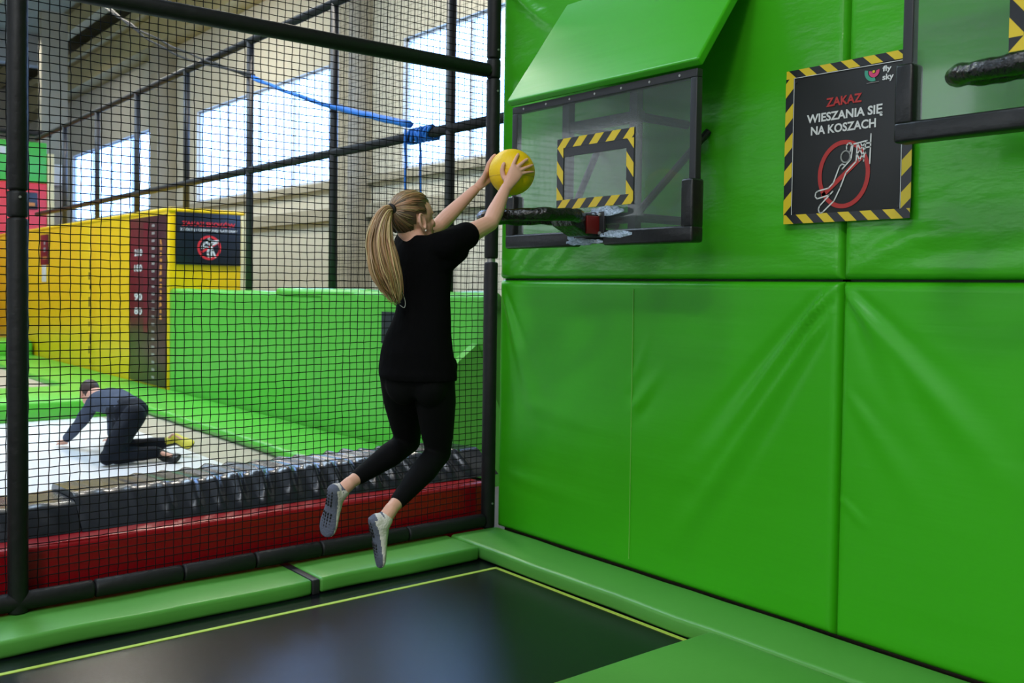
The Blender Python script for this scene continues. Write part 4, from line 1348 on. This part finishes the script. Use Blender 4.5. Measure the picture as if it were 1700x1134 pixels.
BL = [(0.42, 0.265, 0.125), (0.30, 0.175, 0.078), (0.19, 0.105, 0.047), (0.10, 0.056, 0.027), (0.56, 0.39, 0.21)]
st = []
while len(st) < 420:
    d = V((random.gauss(0, 1), random.gauss(0, 1), random.gauss(0, 1))).normalized()
    if not hairy(d) or d.dot(tdir) > 0.8:
        continue
    P = []
    wv = random.uniform(0, 6)
    n = 9
    lift = random.uniform(1.03, 1.065)
    for i in range(n + 1):
        t = i / n
        q = d.lerp(tdir, t ** 0.9)
        q = V((q.x, q.y, q.z))
        if q.length < 0.05: q = tdir.copy()
        q = (q.normalized() + noise.noise_vector(V((wv, t * 2, 0))) * 0.03).normalized()
        P.append(skull(q, lift + 0.04 * t * t))
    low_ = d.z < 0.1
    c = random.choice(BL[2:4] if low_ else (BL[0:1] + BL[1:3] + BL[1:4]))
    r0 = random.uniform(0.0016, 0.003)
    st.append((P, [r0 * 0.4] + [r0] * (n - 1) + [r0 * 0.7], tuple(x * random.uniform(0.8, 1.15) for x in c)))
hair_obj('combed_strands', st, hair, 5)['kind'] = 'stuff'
# ponytail
PT = [V(p) for p in ((-0.105, -0.058, 1.822), (-0.126, -0.085, 1.808), (-0.144, -0.118, 1.750), (-0.146, -0.136, 1.675), (-0.124, -0.142, 1.585), (-0.096, -0.144, 1.510), (-0.070, -0.146, 1.430))]
PW = [0.013, 0.029, 0.044, 0.056, 0.062, 0.048, 0.014]
def spl(A, t):
    n = len(A) - 1
    x = t * n; i = min(n - 1, int(x)); u = x - i
    p0, p1, p2, p3 = A[max(0, i - 1)], A[i], A[i + 1], A[min(n, i + 2)]
    return 0.5 * ((2 * p1) + (p2 - p0) * u + (2 * p0 - 5 * p1 + 4 * p2 - p3) * u * u + (3 * p1 - p0 - 3 * p2 + p3) * u ** 3)
st = []
for i in range(340):
    a = random.uniform(0, 2 * pi); rr = sqrt(random.random())
    ph = random.uniform(0, 20)
    L = random.uniform(0.80, 1.02)
    P = []; rs = []
    n = 18
    r0 = random.uniform(0.0018, 0.0038)
    for k in range(n + 1):
        t = k / n * L
        c = spl(PT, min(1.0, t)); wdt = spl(PW, min(1.0, t))
        tg = (spl(PT, min(1.0, t + 0.02)) - spl(PT, max(0, t - 0.02))).normalized()
        u = tg.cross(V((0, 1, 0))).normalized(); v = tg.cross(u)
        tw = a + t * 0.5
        P.append(c + (u * cos(tw) + v * sin(tw) * 0.75) * wdt * rr + noise.noise_vector(V((ph, t * 3, 1))) * 0.022 * t)
        rs.append(r0 * (1 - 0.75 * max(0, (k / n - 0.7) / 0.3)))
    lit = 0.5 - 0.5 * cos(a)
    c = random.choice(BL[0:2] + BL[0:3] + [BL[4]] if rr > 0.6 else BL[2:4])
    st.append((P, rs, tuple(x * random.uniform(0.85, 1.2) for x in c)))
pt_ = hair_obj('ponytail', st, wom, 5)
pt_['label'] = 'long blond ponytail'
g = G(); tg = (PT[1] - PT[0]).normalized(); u = tg.orthogonal().normalized(); v = tg.cross(u)
c0 = PT[0] + tg * 0.004
g.tube([c0 + (u * cos(q * pi / 10) + v * sin(q * pi / 10)) * 0.0185 for q in range(21)], 0.0085, 8, cap=False)
child('hair_tie', g, 'hair_tie')
g = G(); g.tube([spl([V((-0.10, -0.135, 1.56)), V((-0.060, -0.125, 1.49)), V((-0.040, -0.120, 1.44)), V((-0.042, -0.122, 1.41)), V((-0.060, -0.126, 1.420))], k / 20) for k in range(21)], 0.0011, 5); child('loose_strand', g, 'print_white')

# ================================================================== THE CRAWLING PERSON BEYOND THE NET
MO = V((-1.1, 4.0, 0.0))
mp = {k: V(v) for k, v in dict(kneeN=(0.17, -0.605, 0.072), hipN=(0.300, -0.400, 0.385), hipF=(0.130, -0.200, 0.385), kneeF=(0.120, -0.230, 0.072), ankN=(0.492, -0.385, 0.076),
      toeN=(0.625, -0.440, 0.060), ankF=(0.457, -0.104, 0.115), heelF=(0.530, -0.130, 0.185), toeF=(0.656, -0.140, 0.120), pelvis=(0.215, -0.290, 0.405), waist=(0.055, -0.130, 0.450),
      chest=(-0.140, 0.070, 0.450), neck=(-0.270, 0.200, 0.490), head=(-0.385, 0.320, 0.500), shN=(-0.225, 0.030, 0.430), elbN=(-0.400, 0.140, 0.225), wrN=(-0.566, 0.246, 0.069),
      handN=(-0.610, 0.285, 0.026), shF=(-0.130, 0.240, 0.430), elbF=(-0.200, 0.380, 0.250), wrF=(-0.250, 0.480, 0.080), handF=(-0.290, 0.520, 0.026)).items()}
ax = (mp['chest'] - mp['pelvis']).normalized()
sd = V((ax.y, -ax.x, 0)).normalized()         # his right, toward the viewer
up3 = sd.cross(ax).normalized()
def trunk(g, e):
    R_ = []
    for t, w_, d in ((-0.16, 0.09, 0.07), (-0.05, 0.150, 0.110), (0.12, 0.152, 0.112), (0.4, 0.138, 0.102), (0.7, 0.155, 0.112), (0.95, 0.165, 0.108), (1.1, 0.125, 0.085), (1.2, 0.07, 0.06)):
        c = mp['pelvis'].lerp(mp['chest'], t) + up3 * (0.03 * sin(pi * max(0, min(1, t))))
        R_.append((c, sd * (w_ + e), up3 * (d + e)))
    g.loft(R_, 24)
def hand5(g, w0, h, side):
    d = (h - w0); d.z = 0; d = d.normalized(); l = V((d.y, -d.x, 0))
    g.loft([(w0, l * 0.026, V((0, 0, 0.022))), (w0.lerp(h, 0.6), l * 0.036, V((0, 0, 0.016))), (h, l * 0.040, V((0, 0, 0.013)))], 14)
    for i, (o_, ln) in enumerate(((-0.030, 0.052), (-0.010, 0.064), (0.010, 0.060), (0.029, 0.046))):
        b0 = h + l * o_ - d * 0.01
        g.limb([b0, b0 + d * ln * 0.55 + l * o_ * 0.25 + V((0, 0, 0.004)), b0 + d * ln + l * o_ * 0.4 - V((0, 0, 0.010))], [0.0095, 0.009, 0.0075], 8, 2)
    b0 = w0.lerp(h, 0.3)
    g.limb([b0, b0 + l * 0.045 * side + d * 0.02, b0 + l * 0.058 * side + d * 0.048 - V((0, 0, 0.006))], [0.013, 0.011, 0.008], 8, 2)
mb = G()
mhf = V((-0.62, 0.62, -0.48)).normalized(); mhs = V((mhf.y, -mhf.x, 0)).normalized(); mhu = mhs.cross(mhf).normalized()
head(mb, mp['head'], mhf, mhs, mhu, 1.02)
mb.limb([mp['chest'].lerp(mp['neck'], 0.5), mp['neck'], mp['head'] - mhf * 0.03 - mhu * 0.05], [0.075, 0.060, 0.058], 16)
trunk(mb, -0.012)
for a_, b_, c_, h_, sg_ in (('shN', 'elbN', 'wrN', 'handN', -1), ('shF', 'elbF', 'wrF', 'handF', 1)):
    mb.limb([mp['chest'].lerp(mp[a_], 0.6), mp[a_], mp[b_], mp[c_]], [0.06, 0.052, 0.040, 0.028], 14)
    hand5(mb, mp[c_], mp[h_], sg_)
for h_, k_, a_ in (('hipN', 'kneeN', 'ankN'), ('hipF', 'kneeF', 'ankF')):
    mb.limb([mp[h_], mp[k_].lerp(mp[h_], 0.4), mp[k_], mp[k_].lerp(mp[a_], 0.4), mp[a_]], [0.085, 0.074, 0.056, 0.054, 0.026], 16)
mb.limb([mp['ankN'], mp['toeN']], [0.022, 0.014], 12); mb.limb([mp['ankF'], mp['heelF'], mp['toeF']], [0.022, 0.016, 0.012], 12)
man = meshobj('person', remesh(mb, 0.005, 3, 0.5), ['skin'])
man.location = MO
man.rotation_euler = (0, 0, WROT)
tag(man, 'person in dark sweater and trousers crawling on the pale bed behind the net', 'person')
g = G(); trunk(g, 0.004)
for a_, b_, c_ in (('shN', 'elbN', 'wrN'), ('shF', 'elbF', 'wrF')):
    g.limb([mp['chest'].lerp(mp[a_], 0.6), mp[a_], mp[b_], mp[b_].lerp(mp[c_], 0.9)], [0.075, 0.066, 0.053, 0.042], 16)
me = remesh(g, 0.008, 5, 0.5)
nrm_ = [v.normal.copy() for v in me.vertices]
for v, nv_ in zip(me.vertices, nrm_):
    v.co = v.co + nv_ * noise.noise(v.co * 9) * 0.008
meshobj('sweater', me, ['sweater_navy'], man)
g = G()
g.loft([(mp['pelvis'] - ax * 0.11, sd * 0.10, up3 * 0.09), (mp['pelvis'] - ax * 0.05, sd * 0.150, up3 * 0.115), (mp['pelvis'] + ax * 0.03, sd * 0.163, up3 * 0.122), (mp['pelvis'] + ax * 0.12, sd * 0.160, up3 * 0.120)], 22)
for h_, k_, a_ in (('hipN', 'kneeN', 'ankN'), ('hipF', 'kneeF', 'ankF')):
    g.limb([mp[h_], mp[k_].lerp(mp[h_], 0.4), mp[k_], mp[k_].lerp(mp[a_], 0.45), mp[k_].lerp(mp[a_], 0.95)], [0.098, 0.090, 0.070, 0.066, 0.052], 18)
me = remesh(g, 0.008, 6, 0.5)
nrm_ = [v.normal.copy() for v in me.vertices]
for v, nv_ in zip(me.vertices, nrm_):
    v.co = v.co + nv_ * noise.noise(v.co * 11) * 0.008
meshobj('trousers', me, ['trouser_navy'], man)
def shoe(a_, heel, toe, n, cols):
    f = Foot(heel, toe, n, a_)
    g = G(); f.build(g, 0.012, 0.9)
    me = remesh(g, 0.006, 3, 0.5)
    o = meshobj('shoe', me, cols, man)
    for p in me.polygons:
        if p.normal.dot(f.n) > 0.35: p.material_index = 1
    return o
shoe(mp['ankN'], mp['ankN'] + V((0.035, 0.02, -0.015)), mp['toeN'] + V((0.06, -0.03, -0.015)), V((0.35, -0.75, 0.5)), ['shoe_black', 'shoe_black'])
shoe(mp['ankF'], mp['heelF'], mp['toeF'] + V((0.05, -0.01, -0.02)), V((0.45, -0.7, 0.55)), ['shoe_black', 'shoe_yellow'])
# his short hair
capv = []; capf = []; idx = {}
for i in range(NV + 1):
    for k in range(NU):
        t, q = pi * i / NV, 2 * pi * k / NU
        d = V((sin(t) * cos(q), sin(t) * sin(q), cos(t)))
        r_ = 1.05 + 0.02 * noise.noise(d * 14)
        idx[i, k] = len(capv); capv.append(mp['head'] + mhu * 0.010 + (mhs * d.x * 0.078 + mhf * d.y * 0.097 + mhu * d.z * 0.095) * 1.02 * r_)
for i in range(NV):
    for k in range(NU):
        t, q = pi * (i + .5) / NV, 2 * pi * (k + .5) / NU
        d = (sin(t) * cos(q), sin(t) * sin(q), cos(t))
        if hairy(d):
            capf.append((idx[i, k], idx[i + 1, k], idx[i + 1, (k + 1) % NU], idx[i, (k + 1) % NU]))
mk('hair', capv, capf, 'hair_brown', man, True, local=True)
for s in (-1, 1):
    e = mp['head'] + mhf * 0.083 + mhs * 0.031 * s - mhu * 0.006
    g = G(); g.ball(e, mhs * 0.013, mhf * 0.008, mhu * 0.007, 10, 8); ey = mk('eye', g.v, g.f, 'eye_white', man, True, local=True)
